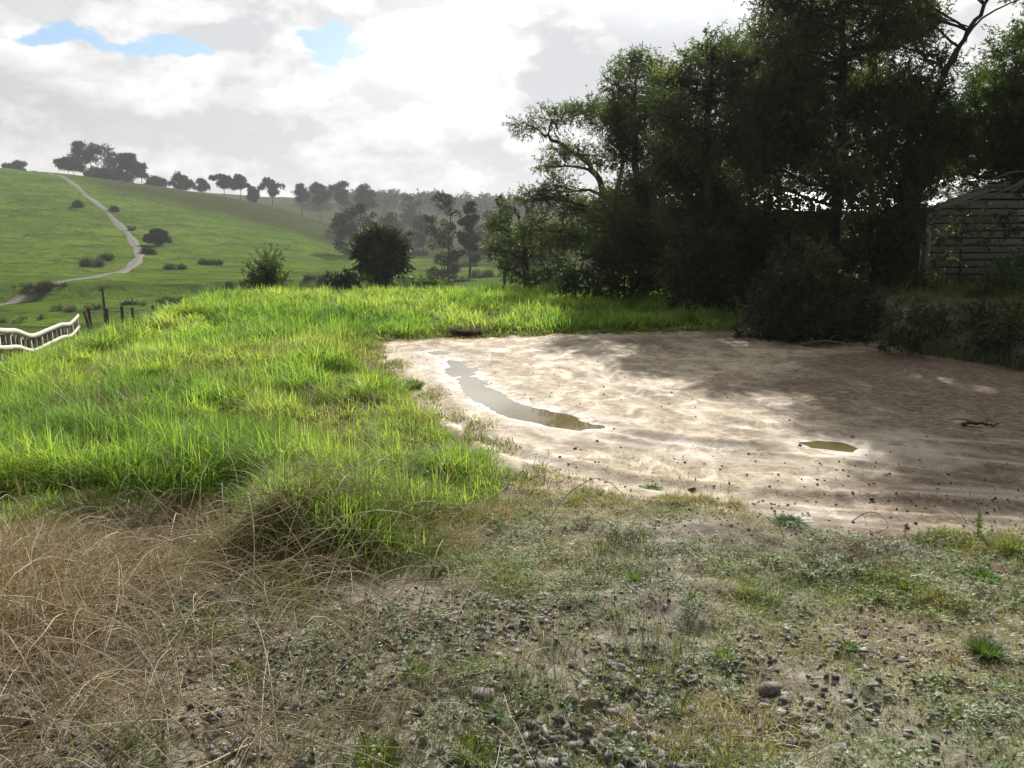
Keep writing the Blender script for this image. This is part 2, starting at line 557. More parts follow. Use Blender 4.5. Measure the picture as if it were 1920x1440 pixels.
# ------------------------------------------------------------------ ground
def ground_material():
    m, nt, out = new_mat('earth')
    L = nt.links.new
    g = nd(nt, 'ShaderNodeNewGeometry')
    pos = g.outputs['Position']

    def noise(scale, detail=6, rough=.55, vec=pos, dist=0.0):
        n = nd(nt, 'ShaderNodeTexNoise', i_Scale=scale, i_Detail=detail, i_Roughness=rough, i_Distortion=dist)
        L(vec, n.inputs['Vector'])
        return n.outputs[0]
    big, mid, fine, tiny = noise(.55, 4), noise(2.6, 7), noise(11, 8, .62), noise(60, 5, .6)
    mp = nd(nt, 'ShaderNodeMapping')
    mp.inputs['Rotation'].default_value = (0, 0, math.radians(-28))
    mp.inputs['Scale'].default_value = (2.3, 1.5, 1)
    L(pos, mp.inputs[0])
    streak = noise(1.5, 9, .66, mp.outputs[0], .9)
    # dirty gravelly soil in front
    soil = ramp(nt, math_n(nt, 'ADD', math_n(nt, 'MULTIPLY', fine, .6), math_n(nt, 'MULTIPLY', mid, .4)),
                [(.30, (.095, .084, .067)), (.46, (.21, .19, .155)), (.60, (.35, .32, .265)), (.75, (.46, .42, .35))])
    # pale clay of the yard
    clay = ramp(nt, math_n(nt, 'ADD', math_n(nt, 'MULTIPLY', streak, .65), math_n(nt, 'MULTIPLY', fine, .35)),
                [(.34, (.20, .142, .088)), (.45, (.40, .315, .215)), (.54, (.58, .485, .35)), (.66, (.72, .645, .51))])
    damp = smooth(nt, math_n(nt, 'ADD', math_n(nt, 'MULTIPLY', mid, .55), math_n(nt, 'MULTIPLY', big, .45)), .50, .63)
    clay = mixc(nt, math_n(nt, 'MULTIPLY', damp, .72), clay, (.19, .138, .098))
    clay = mixc(nt, math_n(nt, 'MULTIPLY', attr(nt, 'brown'), .80), clay, ramp(nt, fine, [(.34, (.070, .042, .022)), (.5, (.140, .090, .050)), (.66, (.29, .21, .13))]))  # browner earth, its colour darkened further to deepen the tree shade
    spot = smooth(nt, noise(24, 6, .7), .56, .68)
    clay = mixc(nt, math_n(nt, 'MULTIPLY', spot, .6), clay, (.13, .092, .062))
    clay = mixc(nt, math_n(nt, 'MULTIPLY', smooth(nt, math_n(nt, 'SUBTRACT', 1.0, noise(17, 7, .7)), .55, .66), .45), clay, (.62, .56, .47))
    clay = mixc(nt, math_n(nt, 'MULTIPLY', attr(nt, 'track'), .75), clay, (.56, .49, .41))
    clay = mixc(nt, math_n(nt, 'MULTIPLY', smooth(nt, tiny, .54, .68), .55), clay, (.14, .11, .085))
    wet = math_n(nt, 'MULTIPLY', attr(nt, 'wet'), smooth(nt, math_n(nt, 'ADD', math_n(nt, 'MULTIPLY', fine, .5), math_n(nt, 'MULTIPLY', mid, .5)), .40, .56))
    clay = mixc(nt, math_n(nt, 'MULTIPLY', wet, .65), clay, (.50, .455, .40))
    ym = math_n(nt, 'ADD', attr(nt, 'yard'), math_n(nt, 'MULTIPLY', math_n(nt, 'SUBTRACT', mid, .5), .9))
    ym = math_n(nt, 'ADD', ym, math_n(nt, 'MULTIPLY', math_n(nt, 'SUBTRACT', fine, .5), .9))
    near = mixc(nt, smooth(nt, ym, .35, .65), soil, clay)
    # soil beneath the grass, then far paddocks
    turf = ramp(nt, fine, [(.3, (.035, .05, .015)), (.7, (.10, .12, .035))])
    near = mixc(nt, attr(nt, 'turf'), near, turf)
    near = mixc(nt, math_n(nt, 'MULTIPLY', attr(nt, 'litter'), .9), near, ramp(nt, fine, [(.35, (.030, .019, .010)), (.65, (.10, .065, .035))]))
    pn, pm = noise(.022, 5, .6), noise(.11, 7, .65)
    vs = nd(nt, 'ShaderNodeMapping')
    vs.inputs['Scale'].default_value = (.5, 2.2, 1)
    L(pos, vs.inputs[0])
    pk = noise(.10, 6, .6, vs.outputs[0], .4)
    pad = ramp(nt, math_n(nt, 'ADD', math_n(nt, 'MULTIPLY', pn, .5), math_n(nt, 'MULTIPLY', pm, .5)),
               [(.34, (.065, .10, .022)), (.46, (.115, .198, .032)), (.58, (.170, .265, .042)), (.72, (.24, .27, .075))])
    tus = noise(.55, 8, .75)
    pad = mixc(nt, math_n(nt, 'MULTIPLY', smooth(nt, tus, .50, .62), .7), pad, (.070, .100, .028))
    pad = mixc(nt, math_n(nt, 'MULTIPLY', smooth(nt, noise(.075, 6, .7), .55, .66), .5), pad, (.17, .165, .07))
    zz = nd(nt, 'ShaderNodeSeparateXYZ')
    L(pos, zz.inputs[0])
    band = math_n(nt, 'FRACT', math_n(nt, 'ADD', math_n(nt, 'MULTIPLY', zz.outputs[2], .55), math_n(nt, 'MULTIPLY', pm, 2.2)))
    terr = math_n(nt, 'MULTIPLY', smooth(nt, math_n(nt, 'ABSOLUTE', math_n(nt, 'SUBTRACT', band, .5)), .36, .49), smooth(nt, pn, .42, .58))
    pad = mixc(nt, math_n(nt, 'MULTIPLY', terr, .6), pad, (.060, .075, .026))
    rough_p = math_n(nt, 'MULTIPLY', smooth(nt, pk, .50, .66), attr(nt, 'rough'))
    pad = mixc(nt, rough_p, pad, (.055, .070, .026))
    pad = mixc(nt, math_n(nt, 'MULTIPLY', attr(nt, 'olive'), .85), pad, (.060, .068, .028))  # cloud shade on the back slope, put into the pasture colour
    col = mixc(nt, attr(nt, 'far'), near, pad)
    p = nd(nt, 'ShaderNodeBsdfPrincipled')
    L(col, p.inputs['Base Color'])
    L(math_n(nt, 'MULTIPLY', smooth(nt, ym, .4, .7), .45), p.inputs['Specular IOR Level'])
    shine = math_n(nt, 'MULTIPLY', smooth(nt, ym, .4, .7), math_n(nt, 'MULTIPLY', smooth(nt, streak, .47, .62), .16))
    damp_spots = math_n(nt, 'MULTIPLY', math_n(nt, 'MULTIPLY', smooth(nt, noise(1.25, 6, .6), .57, .66), smooth(nt, ym, .5, .8)), .30)
    shine = math_n(nt, 'MAXIMUM', shine, damp_spots)
    rg = math_n(nt, 'SUBTRACT', .88, math_n(nt, 'MAXIMUM', shine, math_n(nt, 'MULTIPLY', wet, .36)))
    L(rg, p.inputs['Roughness'])
    h = math_n(nt, 'ADD', math_n(nt, 'MULTIPLY', fine, .5), math_n(nt, 'MULTIPLY', tiny, .34))
    h = math_n(nt, 'ADD', h, math_n(nt, 'MULTIPLY', streak, .12))
    b = nd(nt, 'ShaderNodeBump', i_Strength=.6, i_Distance=.035)
    L(h, b.inputs['Height'])
    b2 = nd(nt, 'ShaderNodeBump', i_Distance=1.6)
    L(math_n(nt, 'MULTIPLY', attr(nt, 'far'), .75), b2.inputs['Strength'])
    L(math_n(nt, 'ADD', tus, math_n(nt, 'MULTIPLY', pm, 1.5)), b2.inputs['Height'])
    L(b.outputs[0], b2.inputs['Normal'])
    L(b2.outputs[0], p.inputs['Normal'])
    L(p.outputs[0], out.inputs[0])
    return m


def build_ground():
    mat = ground_material()
    ny, nx = GX.shape
    x, y = GX.ravel(), GY.ravel()
    r = np.hypot(x, np.maximum(y, 0))
    ysd = poly_sd(x, y, YARD)
    gsd = poly_sd(x, y, GRASS)
    wet = np.zeros(len(x))
    for pp in PUDDLES:
        wet = np.maximum(wet, 1 - sstep(poly_sd(x, y, pp) + .25 * (fbm(x * 2.5, y * 2.5, 71, 3) - .5), -.02, .28))
    for rp in (RUT_B,):
        wet = np.maximum(wet, .8 * np.exp(-(line_d(x, y, rp) / .16) ** 2) * sstep(fbm(x * 1.5, y * 1.5, 72, 3), .42, .6))
    trk = np.zeros(len(x))
    for k, rp in enumerate((RUT_A, RUT_B, RUT_C, RUT_D)):
        for off in (-.42, -.30, -.06, .08, .34, .44):
            dd = line_d(x + .5 * off, y + off, rp) + .16 * (fbm(x * .9, y * .9, 44 + k, 2) - .5)
            trk = np.maximum(trk, np.exp(-(dd / .05) ** 2) * sstep(fbm(x * 1.0 + off * 9, y * 1.0, 58 + k, 3), .33, .52))
    u = 960 + FPX * x / np.maximum(y, 20)
    data = {
        'yard': sstep(-ysd, -.35, .35), 'wet': wet, 'track': trk,
        'brown': sstep(fbm(x * .55, y * .45, 56, 4) + .075 * (x - 3.3) - .01 * (y - 9), .44, .62),  # brown earth patches, stronger to the right where tree shade is painted in
        'turf': sstep(-gsd, -.1, .2) * (1 - sstep(r, 30, 45)), 'litter': np.exp(-((x + 2.3) / .95) ** 2 - ((y - 3.6) / 1.2) ** 2) * (1 - sstep(r, 8, 10)),
        'far': sstep(r, 28, 42) * (1 - sstep(x, 4, 8) * (1 - sstep(y, 44, 60))),
        'rough': .35 + .65 * (1 - sstep(r, 95, 150)) + .4 * sstep(u, 600, 760),
        'olive': sstep(r + .12 * (u - 300), 232, 262) * sstep(u, 90, 230),  # band of the back slope painted as lying under cloud
    }
    idx = np.arange(ny * nx).reshape(ny, nx)
    f = np.stack([idx[:-1, :-1], idx[:-1, 1:], idx[1:, 1:], idx[1:, :-1]], -1).reshape(-1, 4)
    cx, cy = x[f].mean(1), y[f].mean(1)
    isyard = poly_sd(cx, cy, YARD) + .5 * (fbm(cx * 2.2, cy * 2.2, 91, 3) - .5) < 0
    V = np.stack([x, y, GZ.ravel()], 1)
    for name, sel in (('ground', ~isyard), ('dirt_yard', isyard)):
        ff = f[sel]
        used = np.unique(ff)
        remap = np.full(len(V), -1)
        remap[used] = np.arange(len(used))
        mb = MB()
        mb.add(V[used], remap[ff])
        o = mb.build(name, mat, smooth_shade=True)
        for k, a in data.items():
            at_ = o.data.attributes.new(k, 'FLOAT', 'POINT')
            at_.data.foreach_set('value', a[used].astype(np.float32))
        tag(o, kind='structure')


build_ground()


def water_mat():
    m, nt, out = new_mat('muddy_water')
    p = nd(nt, 'ShaderNodeBsdfPrincipled', i_Roughness=.03, i_IOR=1.33)
    p.inputs['Base Color'].default_value = (.20, .165, .075, 1)
    nt.links.new(p.outputs[0], out.inputs[0])
    return m


WATER = water_mat()
for poly, lab in ((P_MAIN, 'long muddy puddle lying in the wheel rut, its left half shining white with sky'),
                  (P_SMALL, 'small oval brown puddle ringed by pale clay near the tree shadow'),
                  (P_FAR, 'thin olive puddle near the far left grass edge of the dirt yard')):
    q = np.array(poly)
    tg_ = np.roll(q, -1, 0) - np.roll(q, 1, 0)
    nr_ = np.stack([-tg_[:, 1], tg_[:, 0]], 1) / np.linalg.norm(tg_, axis=1, keepdims=True)
    if poly_sd(q[:, 0] + nr_[:, 0] * .02, q[:, 1] + nr_[:, 1] * .02, poly).mean() < 0:
        nr_ = -nr_
    q = q + nr_ * .10
    wz = WATER_Z + (.003 if poly is P_FAR else 0)
    v3 = [Vector((x_, y_, wz)) for x_, y_ in q]
    tris = [t if (v3[t[1]] - v3[t[0]]).cross(v3[t[2]] - v3[t[0]]).z > 0 else (t[0], t[2], t[1]) for t in tessellate_polygon([v3])]
    mb = MB()
    mb.add([tuple(v) for v in v3], [(t[0], t[1], t[2], t[2]) for t in tris])
    tag(mb.build('puddle', WATER), lab, 'puddle', 'puddles on the dirt yard')


def track_mat():
    m, nt, out = new_mat('track_gravel')
    L = nt.links.new
    g = nd(nt, 'ShaderNodeNewGeometry')
    n = nd(nt, 'ShaderNodeTexNoise', i_Scale=.5, i_Detail=8, i_Roughness=.65)
    L(g.outputs['Position'], n.inputs['Vector'])
    a = attr(nt, 'along')
    rut = smooth(nt, math_n(nt, 'ABSOLUTE', math_n(nt, 'SUBTRACT', math_n(nt, 'ABSOLUTE', a), .5)), .18, .42)
    c = mixc(nt, rut, (.145, .137, .125), (.10, .12, .05))
    c = mixc(nt, smooth(nt, n.outputs[0], .45, .65), c, (.15, .15, .09))
    c = mixc(nt, attr(nt, 'tint'), c, (.085, .11, .035))
    p = nd(nt, 'ShaderNodeBsdfPrincipled', i_Roughness=.9)
    L(c, p.inputs['Base Color'])
    L(p.outputs[0], out.inputs[0])
    return m


def spline(pts, n):
    p = np.asarray(pts, float)
    t = np.arange(len(p))
    out = []
    for s in np.linspace(0, len(p) - 1, n):
        i = min(int(s), len(p) - 2)
        f = s - i
        p0, p1, p2, p3 = p[max(i - 1, 0)], p[i], p[i + 1], p[min(i + 2, len(p) - 1)]
        out.append(.5 * ((2 * p1) + (-p0 + p2) * f + (2 * p0 - 5 * p1 + 4 * p2 - p3) * f * f + (-p0 + 3 * p1 - 3 * p2 + p3) * f ** 3))
    return np.array(out)


def build_track():
    cps = [ground_at(*p) for p in ((-260, 62), (-80, 72), (20, 80), (110, 88), (180, 96), (226, 106), (253, 118), (262, 131), (254, 147), (238, 163), (205, 186), (165, 209), (130, 231), (108, 251), (92, 271))]
    path = spline([(p.x, p.y) for p in cps], 220)
    tg = np.gradient(path, axis=0)
    tg /= np.linalg.norm(tg, axis=1, keepdims=True)
    nr = np.stack([-tg[:, 1], tg[:, 0]], 1)
    cols = np.linspace(-1, 1, 9)
    wv = .75 + .2 * np.sin(np.arange(220) * .35)
    v, al = [], []
    for c in cols:
        q = path + nr * (c * wv)[:, None]
        v.append(np.stack([q[:, 0], q[:, 1], gz(q[:, 0], q[:, 1]) + .10 - .06 * abs(c)], 1))
        al.append(np.full(220, c))
    v = np.stack(v, 1).reshape(-1, 3)
    al = np.stack(al, 1).ravel()
    f = [(i * 9 + k, i * 9 + k + 1, (i + 1) * 9 + k + 1, (i + 1) * 9 + k) for i in range(219) for k in range(8)]
    mb = MB()
    mb.add(v, f, np.repeat(np.clip((np.arange(220) - 115) / 90., 0, .8), 9), al)
    tag(mb.build('farm_track', track_mat(), smooth_shade=True), kind='structure')


build_track()


# ------------------------------------------------------------------ grass and ground cover
def blades(mb, x, y, h, w, lean, az, tint, levels=4, curl=1.0, z0=None, vdrop=.3):
    n = len(x)
    z = gz(x, y) if z0 is None else z0
    ts = np.linspace(0, 1, levels)
    ws = np.interp(ts, (0, .45, .8, 1), (.85, 1, .6, .04))
    dx, dy = np.cos(az), np.sin(az)
    pa = az + math.pi / 2 + RNG.normal(0, .5, n)
    sx, sy = np.cos(pa), np.sin(pa)
    V = np.empty((n, levels, 2, 3))
    for k, t in enumerate(ts):
        off = lean * h * (0.35 * t + .65 * t ** (1 + curl))
        cz = z - .015 + h * (t - vdrop * lean * t * t)
        for s, sg in enumerate((-1, 1)):
            V[:, k, s, 0] = x + dx * off + sg * sx * w * ws[k] / 2
            V[:, k, s, 1] = y + dy * off + sg * sy * w * ws[k] / 2
            V[:, k, s, 2] = cz
    idx = np.arange(n * levels * 2).reshape(n, levels, 2)
    F = np.stack([idx[:, :-1, 0], idx[:, :-1, 1], idx[:, 1:, 1], idx[:, 1:, 0]], -1).reshape(-1, 4)
    mb.add(V.reshape(-1, 3), F, np.repeat(tint, levels * 2), np.tile(np.repeat(ts, 2), n))


def scatter(x0, x1, y0, y1, n):
    return RNG.uniform(x0, x1, n), RNG.uniform(y0, y1, n)


def in_view(x, y, m=1.2):
    return np.abs(x) < (960 / FPX) * (y + .35) * m + 1.3


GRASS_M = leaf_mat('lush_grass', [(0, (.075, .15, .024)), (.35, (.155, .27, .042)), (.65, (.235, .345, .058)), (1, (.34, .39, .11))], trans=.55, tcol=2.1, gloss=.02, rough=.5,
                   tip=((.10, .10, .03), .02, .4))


def build_grass():
    mb = MB()
    for (y0, y1, dens, lv, wd) in ((4.2, 7, 4200, 4, .006), (7, 10, 2800, 4, .008), (10, 14.5, 1600, 3, .012), (14.5, 30, 750, 3, .018)):
        X0, X1 = max(-14, -(y1 + .4) * .75), min(6, (y1 + .4) * .75)
        n = int((X1 - X0) * (y1 - y0) * dens)
        x, y = scatter(X0, X1, y0, y1, n)
        sd = poly_sd(x, y, GRASS) + .35 * (fbm(x * 1.6, y * 1.6, 61, 3) - .5)
        clump = fbm(x * 2.6, y * 2.6, 62, 3)
        keep = (sd < 0) & in_view(x, y) & (RNG.random(n) < .24 + 1.5 * sstep(clump, .29, .6))
        keep &= ~((x < -7.6 - .3 * clump) & (y > 8)) | (RNG.random(n) < .25)
        x, y, sd, clump = x[keep], y[keep], sd[keep], clump[keep]
        n = len(x)
        big = fbm(x * .55 + 4, y * .55, 63, 3)
        h = (.08 + .30 * sstep(clump, .32, .72)) * RNG.uniform(.6, 1.25, n) * (.75 + .6 * big)
        h *= .55 + .45 * sstep(-sd, 0, .45)
        swirl = fbm(x * .8, y * .8, 64, 2) * 12
        az = swirl + RNG.normal(0, 1.5, n)
        lean = np.clip(RNG.normal(.95, .5, n), .05, 2.2)
        tint = np.clip(.60 + .8 * (fbm(x * .8, y * .8, 65, 3) - .5) + 1.0 * (fbm(x * .25, y * .25, 66, 2) - .5) + RNG.normal(0, .16, n), 0, 1)
        w = wd * RNG.uniform(.5, 1.25, n)
        blades(mb, x, y, h, w, lean, az, tint, lv)
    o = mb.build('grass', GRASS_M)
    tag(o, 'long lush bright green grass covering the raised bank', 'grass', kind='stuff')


build_grass()

BANK_M = leaf_mat('bank_grass', [(0, (.05, .075, .02)), (.5, (.11, .17, .03)), (.8, (.19, .20, .06)), (1, (.24, .17, .08))], trans=.45, tcol=1.5)


def build_bank_grass():
    mb = MB()
    x, y = scatter(4.4, 15, 9, 22, 60000)
    s = (x - 5.95) * .963 + (y - 14.5) * .27
    c = fbm(x * 1.4, y * 1.4, 67, 3)
    k = (s > -.25) & in_view(x, y) & (RNG.random(len(x)) < sstep(c, .3, .6))
    x, y, c = x[k], y[k], c[k]
    n = len(x)
    tint = np.clip(.45 + 1.4 * (fbm(x * 1.1, y * 1.1, 68, 2) - .5) + RNG.normal(0, .15, n), 0, 1)
    blades(mb, x, y, (.10 + .30 * c) * RNG.uniform(.5, 1.3, n), .014 * RNG.uniform(.6, 1.5, n), np.clip(RNG.normal(.7, .35, n), .1, 1.5), RNG.uniform(0, 6.28, n), tint, 3)
    tag(mb.build('bank_grass', BANK_M), 'patchy weedy grass on the bank below the shed', 'grass', kind='stuff')


build_bank_grass()

STRAW_M = leaf_mat('dry_straw', [(0, (.09, .052, .024)), (.35, (.30, .20, .10)), (.7, (.50, .42, .29)), (1, (.66, .61, .50))], trans=.3, tcol=1.2, gloss=.03)
MOSS_M = leaf_mat('short_turf', [(0, (.10, .14, .040)), (.3, (.20, .26, .055)), (.55, (.31, .34, .085)), (.75, (.40, .35, .17)), (1, (.52, .45, .30))], trans=.4, tcol=1.4)


def straw_density(x, y):
    """where last year's stalks lie: the left front corner and the hollow"""
    a = np.exp(-((x + 2.45) / .75) ** 2 - ((y - 3.6) / 1.1) ** 2)
    b = np.exp(-((x + 1.2) / .9) ** 2 - ((y - 3.5) / .7) ** 2) * .35
    c = np.exp(-((x + 1.0) / .95) ** 2 - ((y - 2.85) / .55) ** 2) * .75
    return np.clip(a * 1.3 + np.maximum(b, c), 0, 1)


def build_straw():
    mb = MB()
    # short broken straw all over the ground in front
    x, y = scatter(-4.5, 5.5, 2.1, 6.3, 110000)
    ys = poly_sd(x, y, YARD)
    dens = (.16 + .84 * straw_density(x, y)) * (.25 + 1.2 * sstep(fbm(x * 1.9, y * 1.9, 74, 3), .36, .6))
    k = in_view(x, y) & (poly_sd(x, y, GRASS) > -.35) & (RNG.random(len(x)) < dens) & ((ys > 0) | (RNG.random(len(x)) < .05)) & (RNG.random(len(x)) < .35 + 1.2 * (1 - sstep(x, -1, 2.5)))
    x, y = x[k], y[k]
    n = len(x)
    sd = straw_density(x, y)
    h = RNG.uniform(.015, .05, n) + sd * sd * RNG.uniform(0, .28, n) * sstep(-x, .9, 1.8)
    lean = RNG.uniform(1.0, 3.2, n)
    tint = np.clip(.46 + RNG.normal(0, .24, n) + .7 * (fbm(x * 1.8, y * 1.8, 69, 2) - .5), 0, 1)
    blades(mb, x, y, h, RNG.uniform(.002, .0045, n), lean, RNG.uniform(0, 6.28, n), tint, 4, vdrop=.28)
    # brown standing heap at the left edge
    x, y = scatter(-3.9, -.4, 2.3, 5.3, 21000)
    k = in_view(x, y) & (RNG.random(len(x)) < np.clip(1.2 * np.exp(-((x + 2.65) / .65) ** 2 - ((y - 3.55) / 1.1) ** 2) + .9 * np.exp(-((x + 1.5) / .6) ** 2 - ((y - 4.5) / .3) ** 2), 0, 1))
    x, y = x[k], y[k]
    n = len(x)
    tint = np.clip(.38 + RNG.normal(0, .2, n) + .9 * (fbm(x * 1.7, y * 1.7, 70, 3) - .5) + .35 * sstep(y, 4.1, 3.0) * sstep(x, -2.6, -1.6), 0, 1)
    blades(mb, x, y, RNG.uniform(.08, .30, n) + .22 * np.exp(-((x + 2.3) / .6) ** 2 - ((y - 3.1) / .6) ** 2), RNG.uniform(.002, .005, n), np.clip(RNG.normal(.9, .5, n), .1, 2.2), RNG.normal(.3, 1.5, n), tint, 5, vdrop=.3)
    # old seed stalks standing in the grass
    x, y = scatter(-6, 1, 4.8, 12, 7000)
    k = in_view(x, y) & (poly_sd(x, y, GRASS) < -.05) & (fbm(x * 1.2, y * 1.2, 75, 3) > .45)
    x, y = x[k], y[k]
    n = len(x)
    blades(mb, x, y, RNG.uniform(.2, .46, n), .0022 + .0004 * y, np.clip(RNG.normal(.5, .4, n), .05, 1.6), RNG.uniform(0, 6.28, n), np.clip(RNG.normal(.6, .2, n), 0, 1), 4)
    # green shoots coming through
    x, y = scatter(-3.9, .8, 2.2, 5.4, 26000)
    k = in_view(x, y) & (fbm(x * 1.6, y * 1.6, 73, 3) > .53) & (RNG.random(len(x)) < .8)
    x, y = x[k], y[k]
    n = len(x)
    sh = MB()
    blades(sh, x, y, RNG.uniform(.03, .16, n), RNG.uniform(.002, .005, n), np.clip(RNG.normal(.7, .4, n), .1, 2), RNG.uniform(0, 6.28, n), np.clip(RNG.normal(.42, .2, n), 0, 1), 4)
    tag(sh.build('green_shoots', BANK_M), 'sparse green shoots growing up through the dry straw', 'grass', kind='stuff')
    tag(mb.build('dry_straw', STRAW_M), 'tangle of dry brown straw at the lower left corner', 'straw', kind='stuff')


build_straw()


def build_stalks():
    """long pale arching stalks lying over the straw"""
    mb = MB()
    for i in range(1000):
        far = i > 780
        if far:
            x, y = random.uniform(-1.5, 3.5), random.uniform(2.4, 4.8)
        else:
            x, y = random.gauss(-1.5, .8), random.uniform(2.2, 4.8)
        if abs(x) > .75 * (y + .3):
            continue
        ln = random.uniform(.10, .3) if far else random.uniform(.25, 1.1)
        az = random.gauss(.5, 1.3) if random.random() < .6 else random.uniform(0, 6.28)
        lift = random.uniform(.02, .10) if far else random.uniform(.04, .34)
        n = 9
        t = np.linspace(0, 1, n)
        bend = random.gauss(0, .35)
        a = az + bend * t
        px = x + np.cumsum(np.cos(a)) * ln / n
        py = y + np.cumsum(np.sin(a)) * ln / n
        prof = np.sin(t * math.pi * random.uniform(.55, .98)) * lift
        pz = gz(px, py) + .01 + prof
        r = random.uniform(.0011, .0026) if random.random() < .8 else random.uniform(.0028, .0042)
        mb.tube(np.stack([px, py, pz], 1), np.linspace(r, r * .5, n), 4, min(1, max(0, random.gauss(.8, .15))), cap=False)
    tag(mb.build('dead_stalks', STRAW_M), 'long pale dead stalks arching over the straw', 'stalks', kind='stuff')


build_stalks()


def build_turf():
    """short mossy grass of the foreground, in patches"""
    mb = MB()
    x, y = scatter(-3.5, 5.5, 2.1, 6.6, 800000)
    c = fbm(x * 1.5, y * 1.5, 81, 4)
    right = sstep(x, -.8, 2.2)
    ys = poly_sd(x, y, YARD)
    k = in_view(x, y) & (poly_sd(x, y, GRASS) > -.2) & (RNG.random(len(x)) < sstep(c, .30 - .10 * right, .62 - .14 * right) * np.clip(.65 + .5 * sstep(y, 2.5, 3.4) * sstep(x, -2, 0) + .3 * right, 0, 1)) & (RNG.random(len(x)) > .75 * straw_density(x, y))
    k &= (ys > -.05 - .5 * (c - .5)) | (RNG.random(len(x)) < .012)
    x, y, c = x[k], y[k], c[k]
    n = len(x)
    fr = 1 - sstep(poly_sd(x, y, GRASS), 0, .5)
    h = RNG.uniform(.012, .045, n) * (1 + 1.0 * sstep(c, .6, .75)) + fr * RNG.uniform(0, .1, n)
    tint = np.clip(.48 + 1.3 * (fbm(x * 2.2, y * 2.2, 82, 2) - .5) + RNG.normal(0, .14, n), 0, 1)
    blades(mb, x, y, h, RNG.uniform(.0025, .006, n), np.clip(RNG.normal(.9, .45, n), .1, 2.4), RNG.uniform(0, 6.28, n), tint, 3)
    # ragged fringe where the long grass gives way to the clay
    x, y = scatter(-3.2, 4.5, 5.2, 15.6, 260000)
    gsd = poly_sd(x, y, GRASS) + .5 * (fbm(x * 1.8, y * 1.8, 86, 3) - .5)
    c = fbm(x * 3.5, y * 3.5, 87, 3)
    k = (gsd > -.1) & (gsd < .75) & (RNG.random(len(x)) < (1 - sstep(gsd, -.05, .7)) * sstep(c, .38, .6))
    x, y, gsd = x[k], y[k], gsd[k]
    n = len(x)
    blades(mb, x, y, RNG.uniform(.03, .14, n) * (1 - .7 * sstep(gsd, 0, .6)), .0035 + .0011 * y * RNG.uniform(.5, 1, n), np.clip(RNG.normal(1.0, .5, n), .1, 2.4), RNG.uniform(0, 6.28, n),
           np.clip(.35 + RNG.normal(0, .2, n) + .45 * sstep(gsd, 0, .5), 0, 1), 3)
    tag(mb.build('short_turf', MOSS_M), 'short mossy yellow green turf patches over the gravelly ground', 'turf', kind='stuff')


build_turf()

ROCK_M = solid_mat('basalt_gravel', (.085, .078, .074), (.33, .305, .285), 30, .85, .5)


def rock_shapes(k):
    out = []
    for i in range(k):
        bm = bmesh.new()
        for sx in (-1, 1):
            for sy in (-1, 1):
                for sz in (-1, 1):
                    bm.verts.new((sx * random.uniform(.45, 1.1), sy * random.uniform(.35, .85), sz * random.uniform(.25, .6)))
        r = bmesh.ops.convex_hull(bm, input=bm.verts)
        bmesh.ops.delete(bm, geom=list({e for e in r['geom_interior'] + r['geom_unused'] if isinstance(e, bmesh.types.BMVert)}), context='VERTS')
        bmesh.ops.triangulate(bm, faces=bm.faces)
        bm.verts.ensure_lookup_table()
        bm.verts.index_update()
        out.append((np.array([v.co[:] for v in bm.verts]), np.array([[v.index for v in f.verts] + [f.verts[2].index] for f in bm.faces])))
        bm.free()
    return out


ROCKS = rock_shapes(12)


def put_rock(mb, p, s, tint, sink=.25):
    v, f = random.choice(ROCKS)
    q = Quaternion((random.gauss(0, .35), random.gauss(0, .35), random.gauss(0, 1)), random.uniform(0, 6.28))
    vv = (v * s * np.array((1, 1, random.uniform(.5, .85)))) @ np.array(q.to_matrix()).T
    mb.add(vv + np.array(p) + np.array((0, 0, s * (.5 - sink))), f, tint)


def build_gravel():
    mb = MB()
    x, y = scatter(-2.6, 4.2, 2.15, 5.4, 60000)
    core = np.exp(-((x - .25) / 1.35) ** 2 - ((y - 2.5) / .95) ** 2)
    c = fbm(x * 1.7, y * 1.7, 83, 3)
    k = in_view(x, y) & (RNG.random(len(x)) < np.clip(core * 1.0 * (.12 + .88 * sstep(c, .36, .56)) + .16 * sstep(c, .45, .65) * (1 - sstep(y, 3.6, 5.6)), 0, 1)) & (poly_sd(x, y, GRASS) > 0)
    x, y = x[k], y[k]
    z = gz(x, y)
    cr = np.exp(-((x - .25) / 1.25) ** 2 - ((y - 2.5) / .9) ** 2)
    for a, b, c_, g in zip(x, y, z, cr):
        s = random.uniform(.006, .016) + g * random.uniform(0, 1) ** 2 * .029
        put_rock(mb, (a, b, c_ + random.uniform(-.006, .004)), s, min(1, max(0, random.gauss(.5, .25))), .5)
    # crumbs and clods strewn on the clay
    for i in range(900):
        a, b = random.uniform(-2, 7), random.uniform(4.6, 13)
        if random.random() < .5:
            b = random.uniform(4.6, 6.2)
        put_rock(mb, (a, b, float(gz(a, b))), random.uniform(.004, .013), random.uniform(.1, .8), .1)
    tag(mb.build('gravel', ROCK_M), 'angular grey brown gravel scattered in the foreground', 'gravel', kind='stuff')


build_gravel()

WEED_M = leaf_mat('weed_leaves', [(0, (.07, .13, .035)), (.5, (.15, .25, .06)), (.85, (.27, .34, .18)), (1, (.38, .43, .31))], trans=.35, tcol=1.4, gloss=.04, rough=.6)


